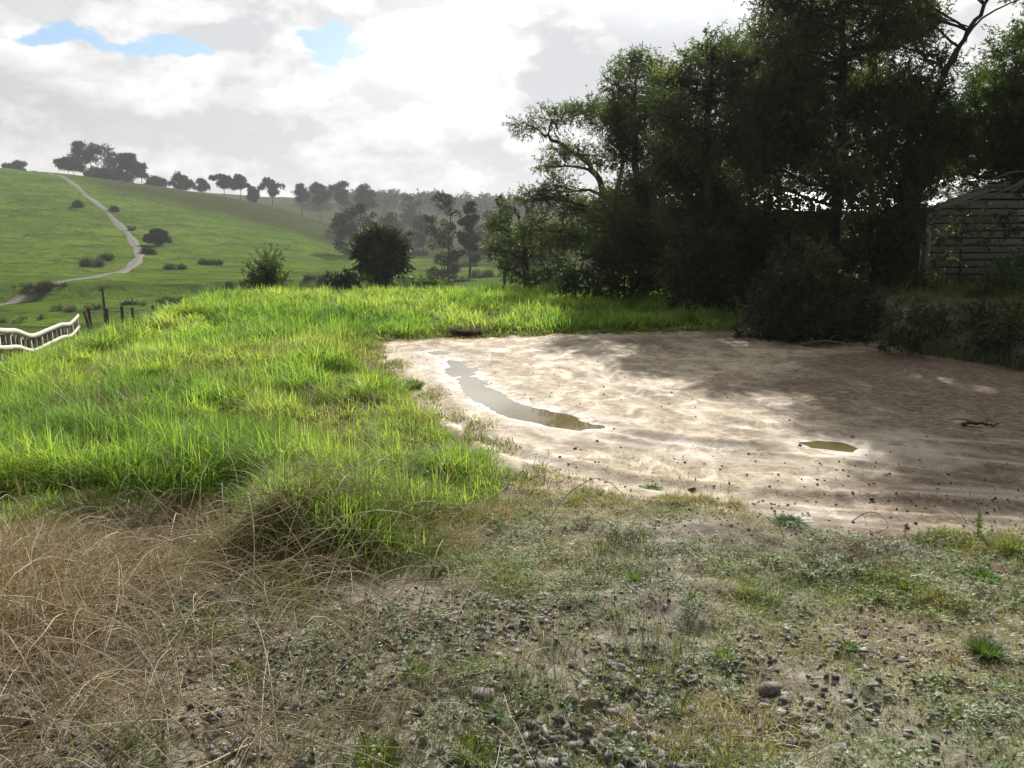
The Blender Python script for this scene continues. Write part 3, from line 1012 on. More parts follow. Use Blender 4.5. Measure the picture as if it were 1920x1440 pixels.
def leaflets(mb, P, Dv, Ln, Wd, tint, up=None):
    """diamond leaves: P base points, Dv unit directions"""
    n = len(P)
    up = RNG.normal(0, 1, (n, 3)) if up is None else up
    s = np.cross(Dv, up)
    s /= np.linalg.norm(s, axis=1, keepdims=True) + 1e-9
    Ln, Wd = np.broadcast_to(Ln, (n,))[:, None], np.broadcast_to(Wd, (n,))[:, None]
    V = np.stack([P, P + Dv * Ln * .45 + s * Wd / 2, P + Dv * Ln, P + Dv * Ln * .45 - s * Wd / 2], 1)
    mb.add(V.reshape(-1, 3), np.arange(n * 4).reshape(n, 4), np.repeat(tint, 4), np.tile((0, .5, 1, .5), n))


def build_weeds():
    """low leafy ground weeds between the stones"""
    mb = MB()
    x, y = scatter(-2, 3.6, 2.15, 5, 2600)
    c = fbm(x * 2.1, y * 2.1, 85, 2)
    k = in_view(x, y) & (c > .5) & (poly_sd(x, y, YARD) > .1) & (poly_sd(x, y, GRASS) > .1) & (RNG.random(len(x)) > 1.3 * straw_density(x, y))
    for a, b in zip(x[k], y[k]):
        m = random.randint(10, 26)
        rad = random.uniform(.02, .065)
        ang = RNG.uniform(0, 6.28, m)
        rr = rad * np.sqrt(RNG.random(m))
        px, py = a + rr * np.cos(ang), b + rr * np.sin(ang)
        P = np.stack([px, py, gz(px, py) + RNG.uniform(.008, .035, m)], 1)
        D = np.stack([np.cos(ang), np.sin(ang), RNG.uniform(-.1, .7, m)], 1)
        D /= np.linalg.norm(D, axis=1, keepdims=True)
        U = RNG.normal(0, .3, (m, 3)) + np.array((0, 0, 1))
        leaflets(mb, P, D, RNG.uniform(.012, .032, m), RNG.uniform(.007, .014, m), np.clip(RNG.normal(random.choice((.35, .5, .9)), .12, m), 0, 1), U)
    tag(mb.build('ground_weeds', WEED_M), 'low leafy weeds between the foreground stones', 'weeds', kind='stuff')


build_weeds()

TUFT_M = leaf_mat('tuft_grass', [(0, (.06, .12, .015)), (.5, (.13, .24, .025)), (1, (.28, .32, .05))], trans=.45, tcol=1.6, tip=((.16, .12, .05), .02, .4))


def tuft(px, py, size, n, tint, label, name='grass_tuft', mat=None, group='grass tufts on bare ground', lean=.8, wd=.004, cat='grass tuft', spread=.55):
    p = hit(px, py, 2)
    mb = MB()
    r = size * spread * np.sqrt(RNG.random(n))
    a = RNG.uniform(0, 6.28, n)
    x, y = p.x + r * np.cos(a), p.y + r * np.sin(a)
    blades(mb, x, y, size * RNG.uniform(.5, 1.1, n), wd * RNG.uniform(.7, 1.3, n), np.clip(RNG.normal(lean, .35, n), .05, 2), a + RNG.normal(0, .6, n),
           np.clip(RNG.normal(tint, .15, n), 0, 1), 4)
    o = mb.build(name, mat or TUFT_M, origin=p)
    o.location = p
    tag(o, label, cat, group)
    return o


tuft(776, 728, .13, 520, .35, 'olive grass tuft on the bare clay left of the long puddle', wd=.008)
tuft(1360, 1232, .07, 150, .7, 'small bright grass tuft between stones right of centre', wd=.0035)
tuft(1850, 1226, .09, 420, .15, 'dense dark green grass tuft at the right edge of the foreground', wd=.0035)
tuft(885, 1418, .09, 300, .85, 'yellow green grass tuft at the bottom edge beside the gravel', wd=.0035)
tuft(705, 1428, .09, 260, .8, 'yellow green grass tuft at the bottom edge left of centre', wd=.0035)
tuft(785, 1262, .07, 160, .75, 'small yellowish grass tuft above the gravel left of centre', wd=.003)
tuft(1222, 918, .07, 240, .3, 'low olive grass tuft on the front edge of the clay', wd=.005, lean=1.2)
tuft(1482, 980, .08, 420, .1, 'flat dark brownish weed tuft on the clay in front of the oval puddle', wd=.005, lean=1.5)
tuft(1905, 1032, .10, 300, .7, 'light green grass tuft at the right edge of the clay', wd=.005)
tuft(1850, 1090, .08, 420, .4, 'green grass clump near the right edge behind the dark tuft', wd=.004)
tuft(1700, 1102, .06, 220, .6, 'small green grass tuft in the turf right of centre', wd=.004)
tuft(1190, 1085, .06, 220, .65, 'small bright grass tuft in the turf at centre', wd=.004)
tuft(1590, 1215, .05, 160, .2, 'small dark grass tuft in the turf at lower right', wd=.004)

# tall leafy weed spike at the right edge of the clay
p = hit(1832, 1008, 2)
mb = MB()
mb.tube([p + Vector((0, 0, z)) for z in (0, .06, .12, .17)], (.003, .003, .002, .001), 5)
m = 90
t = RNG.random(m)
P = np.array(p) + np.stack([0 * t, 0 * t, t * .165], 1)
a = RNG.uniform(0, 6.28, m)
D = np.stack([np.cos(a), np.sin(a), RNG.uniform(.3, .9, m)], 1)
D /= np.linalg.norm(D, axis=1, keepdims=True)
leaflets(mb, P, D, .045 * (1.1 - t * .7), .008, np.clip(RNG.normal(.4, .1, m), 0, 1))
o = mb.build('weed_spike', WEED_M, origin=p)
o.location = p
tag(o, 'upright green weed spike beside dry twigs at the right edge of the clay', 'weed')

# dark dead tussocks by the far grass edge
DEAD_M = leaf_mat('dead_grey', [(0, (.14, .12, .10)), (.5, (.26, .23, .19)), (1, (.42, .38, .33))], trans=.35, tcol=1.3, gloss=.01)
tuft(876, 628, .24, 1500, .45, 'dark grey dead tussock on the far grass edge of the yard', name='dead_tussock', mat=DEAD_M, group=None, wd=.010, lean=1.0, cat='tussock', spread=.75)
tuft(1640, 1040, .10, 260, .2, 'grey brown dry twiggy tuft lying at the right front of the clay', name='dead_tussock', mat=STRAW_M, group=None, wd=.003, lean=1.6, cat='tussock', spread=1.2)

STONE_M = solid_mat('loose_stone', (.10, .09, .08), (.30, .27, .24), 25, .85, .5)
for (px, py, s, lab) in ((1298, 920, .030, 'pale grey stone on the front edge of the clay, largest there'), (1078, 842, .022, 'small dark stone on the clay below the long puddle'),
                         (1120, 828, .016, 'tiny dark stone right of the small dark stone below the puddle'), (1500, 836, .018, 'dark stone at the left rim of the oval puddle'),
                         (1598, 820, .018, 'dark stone just behind the right end of the oval puddle'), (1430, 940, .014, 'small stone on bare clay in front of the oval puddle'),
                         (1634, 936, .016, 'small brown stone on clay nearest the shadow edge'), (1700, 990, .02, 'flat pale stone on the clay at the right front'),
                         (1440, 1302, .055, 'large dark stone lying among the right foreground gravel'), (905, 1318, .055, 'largest dark angular stone in the centre foreground gravel')):
    p = hit(px, py, 2)
    mb = MB()
    put_rock(mb, (0, 0, 0), s, random.uniform(.2, .6), .2)
    o = mb.build('loose_stone', STONE_M)
    o.location = p
    tag(o, lab, 'stone', 'loose stones on bare ground')

# ------------------------------------------------------------------ trees
BARK = solid_mat('bark', (.035, .028, .022), (.12, .10, .085), 9, .9, .8, (1, 1, .25))
PALE_BARK = solid_mat('pale_bark', (.16, .145, .125), (.36, .33, .30), 9, .85, .6, (1, 1, .25))
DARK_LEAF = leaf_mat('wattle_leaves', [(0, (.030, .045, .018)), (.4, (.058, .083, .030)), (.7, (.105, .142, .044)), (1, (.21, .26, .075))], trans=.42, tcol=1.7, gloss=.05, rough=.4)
LIGHT_LEAF = leaf_mat('light_leaves', [(0, (.03, .05, .012)), (.45, (.06, .10, .022)), (.8, (.10, .15, .03)), (1, (.16, .21, .05))], trans=.38, tcol=1.6, gloss=.05)
SHRUB_LEAF = leaf_mat('shrub_leaves', [(0, (.028, .042, .020)), (.5, (.060, .085, .034)), (1, (.13, .17, .07))], trans=.32, tcol=1.4, gloss=.03, rough=.5)
PINE_LEAF = leaf_mat('far_leaves', [(0, (.012, .020, .010)), (.5, (.026, .040, .018)), (1, (.055, .075, .03))], trans=.15, tcol=1.3, gloss=.03)
GREY_LEAF = leaf_mat('grey_leaves', [(0, (.05, .065, .05)), (.5, (.12, .15, .12)), (1, (.30, .36, .32))], trans=.25, tcol=1.2, gloss=.05)


def unit(v):
    return v / (np.linalg.norm(v, axis=-1, keepdims=True) + 1e-9)


def foliage(mb, blobs, sprays, leaf_l, leaf_w, spray_l, per=14, sub=9, droop=.25, subr=.46, tint0=.45, outward=.8):
    """blobs: (centre, rx, ry, rz). Foliage in sub-clumps near each blob's skin. Returns the sub-clump centres."""
    cents = []
    for (c, rx, ry, rz) in blobs:
        c = np.array(c)
        R = np.array((rx, ry, rz))
        ns = max(3, int(sub * RNG.uniform(.8, 1.2)))
        d = unit(RNG.normal(0, 1, (ns, 3)))
        sc = c + d * R * (RNG.random((ns, 1)) ** .5) * .72
        sr = R.mean() * subr * RNG.uniform(.65, 1.3, ns)
        cents.append((c, sc))
        n = int(sprays * (rx * rz + ry * rz + rx * ry) / 3)
        if n < 1:
            continue
        w = sr ** 2
        k = RNG.choice(ns, n, p=w / w.sum())
        dd = unit(RNG.normal(0, 1, (n, 3)))
        pos = sc[k] + dd * (sr[k] * RNG.random(n) ** .45)[:, None] * np.array((1.1, 1.1, .8))
        out = unit(dd * outward + unit(pos - c) * .5 + np.array((0, 0, .25)) + RNG.normal(0, .35, (n, 3)))
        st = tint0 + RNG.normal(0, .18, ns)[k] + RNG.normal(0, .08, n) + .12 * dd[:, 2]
        t = RNG.random((n, per))
        L = spray_l * RNG.uniform(.6, 1.3, n)
        base = pos[:, None] + out[:, None] * (L[:, None] * t)[..., None]
        base[..., 2] -= droop * (t ** 2) * L[:, None] * .6
        ld = unit(out[:, None] * .7 + RNG.normal(0, .6, (n, per, 3)) + np.array((0, 0, -droop)))
        N = n * per
        leaflets(mb, base.reshape(N, 3), ld.reshape(N, 3), leaf_l * RNG.uniform(.6, 1.3, N), leaf_w * RNG.uniform(.7, 1.3, N),
                 np.clip(np.repeat(st, per) + RNG.normal(0, .08, N), 0, 1))
    return cents


def curve_pts(a, b, n=7, sag=0.0, wob=.06):
    a, b = np.array(a, float), np.array(b, float)
    t = np.linspace(0, 1, n)[:, None]
    L = np.linalg.norm(b - a)
    p = a + (b - a) * t
    p[:, 2] += (np.sin(t[:, 0] * math.pi) * sag * L)
    j = RNG.normal(0, wob * L, (n, 3)) * (t * (1 - t) * 3)
    j = (j + np.roll(j, 1, 0)) / 2
    j[0] = j[-1] = 0
    return p + j


def tree(name, label, cat, trunks, blobs, fol, leafmat, barkmat=None, group=None, limb_r=.06, twig=True, subtwig=True, sides=7):
    """trunks: list of (path points, base radius, top radius); limbs run from the trunks into every blob"""
    base = np.array(trunks[0][0][0])
    root = empty(name, base)
    tag(root, label, cat, group)
    tm, cm = MB(), MB()
    tp = []
    for pts, r0, r1 in trunks:
        pth = spline(pts, max(8, len(pts) * 5))
        pth[1:-1] += RNG.normal(0, r0 * .18, pth[1:-1].shape)
        rr = r0 + (r1 - r0) * np.linspace(0, 1, len(pth)) ** .8
        rr[0] *= 1.45
        pth[0, 2] -= .1
        tm.tube(pth, rr, sides)
        tp.append(np.column_stack([pth, rr]))
    tp = np.vstack(tp)
    cents = foliage(cm, blobs, **fol)
    if twig:
        for c, sc in cents:
            dist = np.linalg.norm(tp[:, :3] - c, axis=1) + 1.2 * np.clip(tp[:, 2] - c[2] + .15 * np.linalg.norm(tp[:, :2] - c[:2], axis=1), 0, None)
            k = int(np.argmin(dist))
            r = min(tp[k, 3] * .6, limb_r * random.uniform(.7, 1.2))
            pts = curve_pts(tp[k, :3], c, 8, .04, .06)
            tm.tube(pts, np.linspace(r, r * .35, 8), 5)
            if subtwig:
                for s in sc:
                    q = pts[random.randint(3, 7)]
                    tm.tube(curve_pts(q, s, 5, .02, .08), np.linspace(r * .3, r * .1, 5), 4, cap=False)
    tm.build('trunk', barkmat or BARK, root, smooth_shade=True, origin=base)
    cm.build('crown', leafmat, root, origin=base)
    return root


def pb(lst, d, depth=.9, jit=1.2, grow=1.0, fill=0):
    """crown masses given as seen from the viewpoint (px, py, rx, ry [, extra distance]) set at their real distance and size"""
    out = []
    for e in lst:
        dd = d + (e[4] if len(e) > 4 else random.uniform(-jit, jit))
        c = at(e[0], e[1], dd)
        rx, rz = e[2] / FPX * dd * grow, e[3] / FPX * dd * grow
        out.append((c, rx, (rx + rz) / 2 * depth, rz))
    n = len(out)
    for _ in range(fill):
        a = random.choice(out[:n])
        b = min((o for o in out[:n] if o is not a), key=lambda o: (o[0] - a[0]).length * random.uniform(.7, 1.6))
        c = (a[0] + b[0]) / 2 + Vector((random.gauss(0, .25), random.gauss(0, .5), random.gauss(0, .25)))
        r = (a[1] + b[1]) * .5 * random.uniform(.65, .95)
        out.append((c, r, r, r * .8))
    return out


def tr(pts, d, extra=None):
    """trunk line: first point set on the ground"""
    g = ground_at(pts[0][0], d)
    return [tuple(g)] + [tuple(at(px, py, d + (e[0] if e else 0))) for (px, py, *e) in pts[1:]]


NEAR = dict(sprays=760, leaf_l=.10, leaf_w=.025, spray_l=.36, per=16, sub=15, subr=.38, droop=.12)

tree('wattle_tree', 'dark spreading tree at the left end of the near belt, limbs reaching left', 'tree',
     [(tr([(1150, 560), (1135, 470), (1140, 400), (1120, 335), (1075, 285), (1020, 255)], 27), .20, .05),
      ([tuple(at(1138, 405, 27)), tuple(at(1165, 330, 27.5)), tuple(at(1160, 260, 27.5)), tuple(at(1120, 205, 27))], .13, .03)],
     pb([(990, 232, 30, 20), (1035, 222, 40, 26), (1080, 215, 36, 24), (1110, 200, 34, 22), (1130, 230, 36, 30), (1050, 290, 34, 24), (1020, 312, 24, 18),
         (1100, 290, 24, 20), (1130, 300, 26, 22), (1040, 350, 44, 28), (1000, 375, 46, 26), (1065, 390, 52, 36), (1120, 400, 46, 36), (1005, 430, 52, 34), (1060, 440, 56, 36), (1120, 455, 50, 36)], 27),
     dict(NEAR, sprays=480, tint0=.48), DARK_LEAF, limb_r=.07)
tree('wattle_tree', 'bushy tree hanging low over the grass at the left foot of the near belt', 'tree',
     [(tr([(985, 550), (985, 480), (975, 420), (965, 390)], 28.5), .14, .03)],
     pb([(950, 385, 20, 14), (935, 430, 30, 24), (960, 455, 44, 34), (925, 470, 24, 20), (1000, 480, 52, 36), (1040, 455, 46, 40), (970, 510, 40, 24), (1060, 505, 48, 34), (1010, 525, 46, 22)], 28.5),
     dict(NEAR, sprays=480, tint0=.46), DARK_LEAF)
tree('wattle_tree', 'tall dark tree second from the left in the near tree belt with a domed crown', 'tree',
     [(tr([(1215, 560), (1210, 430), (1195, 320), (1190, 220), (1192, 150)], 23), .18, .04)],
     pb([(1175, 128, 30, 24), (1205, 120, 34, 26), (1235, 140, 30, 28), (1160, 165, 26, 28), (1205, 190, 54, 36), (1170, 230, 36, 36), (1240, 220, 40, 40), (1165, 290, 30, 40),
         (1215, 290, 50, 44), (1250, 340, 46, 44), (1190, 370, 46, 40), (1150, 430, 60, 44), (1220, 440, 60, 50), (1165, 375, 46, 34), (1225, 390, 46, 34), (1130, 400, 40, 34)], 23, grow=1.1, fill=9),
     dict(NEAR, sprays=560), DARK_LEAF)
tree('wattle_tree', 'broad dark tree in the middle of the near belt with brighter green tufts', 'tree',
     [(tr([(1340, 590), (1335, 460), (1325, 330), (1330, 200), (1338, 110)], 19), .19, .04)],
     pb([(1335, 88, 26, 22), (1312, 120, 36, 28), (1360, 125, 40, 32), (1290, 170, 38, 36), (1340, 185, 60, 40), (1395, 180, 44, 44), (1280, 245, 42, 40), (1335, 265, 62, 48), (1400, 270, 54, 50),
         (1290, 330, 54, 44), (1360, 345, 64, 46), (1300, 420, 66, 48), (1380, 430, 66, 48), (1265, 300, 30, 26), (1245, 215, 34, 34), (1252, 285, 36, 34), (1242, 155, 24, 24), (1385, 95, 36, 28), (1412, 135, 40, 34), (1415, 220, 44, 40), (1280, 390, 50, 30), (1345, 398, 50, 28), (1405, 392, 46, 30), (1300, 455, 60, 40)], 19, grow=1.12, fill=12),
     dict(NEAR, tint0=.5), DARK_LEAF)
tree('gum_tree', 'tallest tree of the near belt, straight trunk rising out of the picture', 'tree',
     [(tr([(1560, 640), (1562, 500), (1568, 350), (1578, 200), (1582, 60), (1590, -70), (1595, -150)], 17.5), .17, .03)],
     pb([(1470, 22, 30, 20), (1445, 70, 40, 30), (1430, 120, 46, 40), (1500, 60, 40, 30), (1500, 130, 40, 36), (1560, 20, 40, 28), (1560, 110, 36, 30), (1625, 20, 36, 26), (1640, 90, 40, 30), (1590, 170, 44, 30),
         (1450, 190, 62, 44), (1520, 220, 50, 40), (1640, 190, 44, 34), (1440, 270, 70, 48), (1530, 300, 56, 40), (1620, 270, 46, 36), (1430, 350, 66, 34), (1510, 400, 56, 36), (1590, 360, 40, 30),
         (1540, -50, 60, 34), (1640, -60, 60, 34), (1590, -130, 70, 40), (1500, -110, 60, 36), (1680, -120, 56, 36), (1600, -200, 60, 36), (1470, -30, 50, 36), (1500, -80, 56, 40), (1500, 260, 60, 44), (1480, 150, 50, 40), (1450, 400, 56, 32), (1600, 405, 40, 26)], 17.5, jit=1.5, grow=1.12, fill=20),
     dict(NEAR, sprays=760, sub=12), DARK_LEAF, limb_r=.055)
tree('gum_tree', 'leaning tree with a long bare forked limb pointing up right beyond the tallest tree', 'tree',
     [(tr([(1705, 620), (1712, 480), (1722, 330), (1745, 210), (1785, 110), (1840, 20), (1880, -60)], 18), .13, .028),
      ([tuple(at(1790, 105, 18)), tuple(at(1835, 40, 18.2)), tuple(at(1890, 8, 18.4)), tuple(at(1940, -10, 18.6))], .035, .01)],
     pb([(1690, 20, 40, 30), (1735, 40, 36, 26), (1700, 90, 44, 30), (1760, 110, 30, 22), (1690, 160, 46, 34), (1745, 180, 34, 26), (1670, 250, 50, 36), (1730, 270, 54, 40), (1690, 340, 56, 40),
         (1700, 400, 46, 36), (1720, -60, 60, 36), (1790, -90, 60, 40), (1860, -120, 60, 36)], 18, jit=1.3, grow=1.1, fill=10),
     dict(NEAR, sprays=720, sub=11), DARK_LEAF, limb_r=.05)
tree('gum_tree', 'lighter green tree with a rounded crown at the right edge above the shed', 'tree',
     [(tr([(2020, 560), (2000, 430), (1970, 320), (1930, 220), (1905, 130)], 18.5), .18, .04)],
     pb([(1900, 95, 40, 34), (1940, 80, 50, 36), (1870, 150, 44, 36), (1925, 160, 56, 44), (1830, 200, 46, 34), (1792, 235, 40, 34), (1825, 330, 50, 30), (1800, 270, 44, 30), (1880, 225, 60, 44), (1950, 230, 60, 50), (1850, 290, 56, 36), (1925, 300, 56, 40),
         (2000, 140, 60, 50), (2060, 220, 70, 60), (2010, 300, 60, 50), (2080, 110, 60, 50), (2140, 180, 60, 60), (2000, 40, 60, 40), (1960, -30, 60, 40)], 18.5, jit=1.4, grow=1.15, fill=12),
     dict(NEAR, sprays=600, tint0=.52), LIGHT_LEAF)
tree('gum_tree', 'thin dark tree standing behind the tallest tree, half hidden by its branches', 'tree',
     [(tr([(1640, 600), (1638, 420), (1630, 250), (1636, 100), (1630, 0)], 23), .16, .04)],
     pb([(1470, 70, 40, 34), (1450, 140, 44, 40), (1490, 110, 46, 36), (1520, 60, 46, 36), (1600, 60, 50, 36), (1560, 150, 50, 40), (1640, 140, 50, 40), (1700, 60, 46, 36), (1500, 180, 50, 40), (1610, 230, 60, 44), (1700, 210, 50, 40), (1540, 280, 56, 40), (1660, 310, 56, 40),
         (1740, 320, 50, 36), (1560, 0, 50, 36), (1650, -30, 56, 36), (1480, 290, 50, 40)], 23, fill=6), dict(NEAR, sprays=380), DARK_LEAF)
tree('wattle_tree', 'light green bushy tree rising behind the grey shed at the right edge', 'tree',
     [(tr([(1850, 560), (1850, 420), (1845, 320)], 27), .16, .04)],
     pb([(1780, 290, 44, 36), (1830, 260, 50, 40), (1885, 290, 50, 40), (1800, 345, 50, 36), (1860, 340, 50, 36), (1920, 330, 50, 40), (1940, 250, 60, 50), (1750, 350, 44, 36), (1790, 220, 36, 30), (1980, 320, 60, 50)], 27, fill=5), dict(NEAR, sprays=420, tint0=.55), LIGHT_LEAF)
# trees whose shade falls across the right of the yard, standing just outside the picture
tree('wattle_tree', 'tall dark tree standing on the bank beyond the right edge', 'tree',
     [([(12.0, 11.2, float(gz(12.0, 11.2))), (11.9, 11.2, 3), (11.7, 11.3, 5.5), (11.6, 11.4, 7.6)], .2, .04)],
     [((11.7 + random.uniform(-1.7, 1.8), 11.3 + random.uniform(-1.4, 1.4), random.uniform(3.0, 7.6)), .9, .9, .7) for _ in range(34)],
     dict(NEAR, sprays=330), DARK_LEAF)

# undergrowth below the belt
UNDER = dict(sprays=800, leaf_l=.10, leaf_w=.034, spray_l=.3, per=12, sub=10)
tree('shrub', 'large dark rounded shrub on the yard edge in front of the tallest tree', 'shrub',
     [(tr([(1530, 640), (1525, 580), (1520, 530)], 13.8), .05, .015)],
     pb([(1440, 590, 44, 40), (1480, 540, 50, 44), (1540, 520, 56, 44), (1590, 555, 50, 46), (1530, 590, 70, 46), (1630, 600, 40, 34), (1420, 620, 36, 26), (1490, 625, 60, 28), (1580, 625, 60, 28), (1500, 480, 40, 30)], 13.8, jit=.5),
     dict(UNDER, tint0=.4), SHRUB_LEAF, limb_r=.025)
for (lst, d, base, lab, mt, t0) in (
        ([(1140, 490, 50, 44), (1195, 490, 50, 46), (1090, 530, 44, 26), (1160, 540, 56, 28), (1240, 530, 56, 34), (1240, 470, 50, 46), (1180, 445, 50, 40)], 20.3, 1170, 'dark shrub filling the shade under the second tree from the left', SHRUB_LEAF, .4),
        ([(1290, 500, 56, 46), (1350, 500, 60, 56), (1310, 560, 60, 32), (1375, 565, 56, 36), (1410, 500, 56, 50), (1340, 440, 50, 46), (1280, 545, 44, 34)], 18, 1330, 'dark shrub under the broad middle tree behind the shaded grass', SHRUB_LEAF, .35),
        ([(1440, 450, 50, 44), (1500, 460, 50, 40), (1420, 520, 50, 44), (1380, 480, 40, 40)], 18.5, 1430, 'dark thicket between the middle tree and the tallest trunk', SHRUB_LEAF, .35),
        ([(1620, 440, 50, 44), (1660, 490, 50, 46), (1590, 480, 44, 44), (1690, 540, 40, 36), (1630, 560, 50, 40), (1680, 440, 40, 40)], 16.8, 1640, 'dark thicket between the tallest trunk and the grey shed', SHRUB_LEAF, .35),
        ([(1880, 520, 34, 26), (1915, 495, 30, 26), (1850, 540, 30, 16), (1920, 530, 34, 20), (1960, 500, 40, 36)], 14.6, 1900, 'glossy green leafy shrub on the bank at the right edge before the shed', LIGHT_LEAF, .6),
        ([(1780, 430, 34, 22), (1830, 410, 40, 20), (1890, 420, 40, 22), (1760, 480, 22, 30), (1800, 540, 34, 18), (1850, 455, 20, 16), (1760, 540, 26, 20)], 17.6, 1800, 'thin straggly shrub growing against the front of the grey shed', DARK_LEAF, .5),
        ([(1700, 600, 30, 26), (1740, 612, 30, 22), (1690, 640, 30, 18), (1770, 600, 28, 20)], 12.4, 1720, 'low brambly shrub on the toe of the bank right of the dark shrub', LIGHT_LEAF, .3),
        ([(1850, 600, 34, 22), (1895, 610, 34, 26), (1920, 640, 36, 26), (1860, 640, 36, 20)], 11.4, 1890, 'dark weedy shrub on the bank face at the right edge', SHRUB_LEAF, .45)):
    tree('shrub', lab, 'shrub', [(tr([(base, 0), (base + 3, lst[0][1])], d), .04, .012)], pb(lst, d, jit=.6), dict(UNDER, tint0=t0, sprays=260 if 'straggly' in lab else 800), mt, group='shrubs under the near tree belt', limb_r=.025)
tree('shrub', 'small pale grey leaved shrub at the grass edge under the left trees', 'shrub', [(tr([(1043, 0), (1043, 525)], 22.6), .02, .008)],
     pb([(1043, 522, 12, 14), (1036, 534, 10, 8), (1050, 516, 7, 9)], 22.6, jit=.1), dict(UNDER, sprays=220, leaf_l=.07, tint0=.7), GREY_LEAF, limb_r=.012)

# ------------------------------------------------------------------ mid and far trees
tree('shrub', 'dense dark rounded tree beyond the grass edge at the centre left', 'tree', [(tr([(705, 0), (705, 520), (712, 470)], 42), .2, .05)],
     pb([(700, 465, 30, 26), (735, 470, 28, 26), (718, 445, 30, 18), (690, 495, 22, 24), (740, 495, 22, 20), (712, 500, 34, 26), (755, 462, 12, 16), (690, 450, 20, 16), (716, 480, 36, 30), (690, 475, 26, 30), (735, 455, 26, 22), (705, 440, 22, 14), (745, 480, 22, 24), (712, 520, 40, 20)], 42, jit=.5, grow=.84),
     dict(sprays=260, leaf_l=.22, leaf_w=.09, spray_l=.5, per=13, sub=9, tint0=.35), SHRUB_LEAF, limb_r=.08).name = 'broadleaf_tree'
tree('shrub', 'upright dark green bush with spiky top behind the grass edge at left', 'shrub', [(tr([(500, 0), (500, 540)], 33), .06, .02)],
     pb([(500, 505, 22, 18), (490, 525, 22, 20), (512, 525, 20, 20), (505, 492, 12, 12), (482, 535, 12, 14), (500, 545, 26, 14)], 33, jit=.4),
     dict(sprays=300, leaf_l=.24, leaf_w=.05, spray_l=.5, per=12, sub=8, droop=-.5, tint0=.45), LIGHT_LEAF, limb_r=.04)
tree('shrub', 'low dark mounded bush left of the dense rounded tree', 'shrub', [(tr([(640, 0), (645, 535)], 40), .06, .02)],
     pb([(625, 528, 18, 10), (650, 524, 22, 12), (672, 528, 16, 10), (640, 540, 30, 12)], 40, jit=.5), dict(sprays=240, leaf_l=.2, leaf_w=.08, spray_l=.4, per=12, sub=8, tint0=.4), SHRUB_LEAF, limb_r=.03)
tree('shrub', 'small green bush right of the dense rounded tree at the grass edge', 'shrub', [(tr([(795, 0), (795, 530)], 36), .05, .02)],
     pb([(780, 535, 16, 8), (800, 530, 16, 9), (820, 538, 14, 8)], 36, jit=.5), dict(sprays=260, leaf_l=.18, leaf_w=.07, spray_l=.35, per=12, sub=7, tint0=.5), LIGHT_LEAF, limb_r=.03)


def far_tree(px, top, bot, hw, d, label, style, mat=PINE_LEAF, name='pine_tree', group='pine trees along the hill skyline'):
    """a tree seen small: its foot stands on the ground, its top where the sky line shows it"""
    g = ground_at(px, d)
    zt = at(px, top, d).z
    H = zt - g.z
    R = hw / FPX * d
    c0 = {'flat': .52, 'full': .18, 'tall': .35, 'open': .45, 'round': .3}[style]
    R *= 1.12
    if d < 200 and style == 'full':
        c0 = .03
    k = {'flat': 12, 'full': 26, 'tall': 20, 'open': 11, 'round': 16}[style]
    bl = []
    if style in ('flat', 'open'):
        for i in range(k):
            t = (i + random.uniform(.2, .9)) / k
            a = random.uniform(0, 6.28)
            off = R * random.uniform(.15, .8) * (1 - .45 * abs(t - .45))
            bl.append(((g.x + math.cos(a) * off, g.y + math.sin(a) * off, g.z + H * (c0 + (.97 - c0) * t)), R * random.uniform(.30, .52), R * .4, H * random.uniform(.035, .07)))
        k = 0
    for i in range(k):
        t = (i + .5) / k
        z = g.z + H * (c0 + (1 - c0) * t) - H * .05
        if style == 'flat':
            rr = R * (.45 + .55 * math.sin(math.pi * min(1, t * .75 + .25)))
        elif style == 'tall':
            rr = R * (1.0 - .6 * t)
        else:
            rr = R * math.sqrt(max(.05, 1 - (2 * t - .9) ** 2 * .85))
        a = i * 2.4 + random.uniform(-.5, .5)
        off = rr * random.uniform(.1, 1.0)
        z += random.uniform(-.06, .06) * H
        br = R * random.uniform(.18, .46)
        bl.append(((g.x + math.cos(a) * off, g.y + math.sin(a) * off, z), br, br, br * (.38 if style in ('flat', 'open') else .62)))
    ll = max(.16, d / FPX * 2.6)
    nsp = (950 if d > 200 else 2600) / max(1, sum(b[1] * b[3] for b in bl))
    tree(name, label, 'tree', [([tuple(g), (g.x + R * .05, g.y, g.z + H * .4), (g.x + R * random.uniform(-.2, .2), g.y, g.z + H * .9)], max(.12, H * .022), .05)], bl,
         dict(sprays=nsp * (.6 if style == 'open' else 1), leaf_l=ll, leaf_w=ll * .42, spray_l=ll * 1.5, per=8, sub=7, subr=.42, tint0=.45), mat, group=group, limb_r=H * .012, subtwig=False, sides=5)


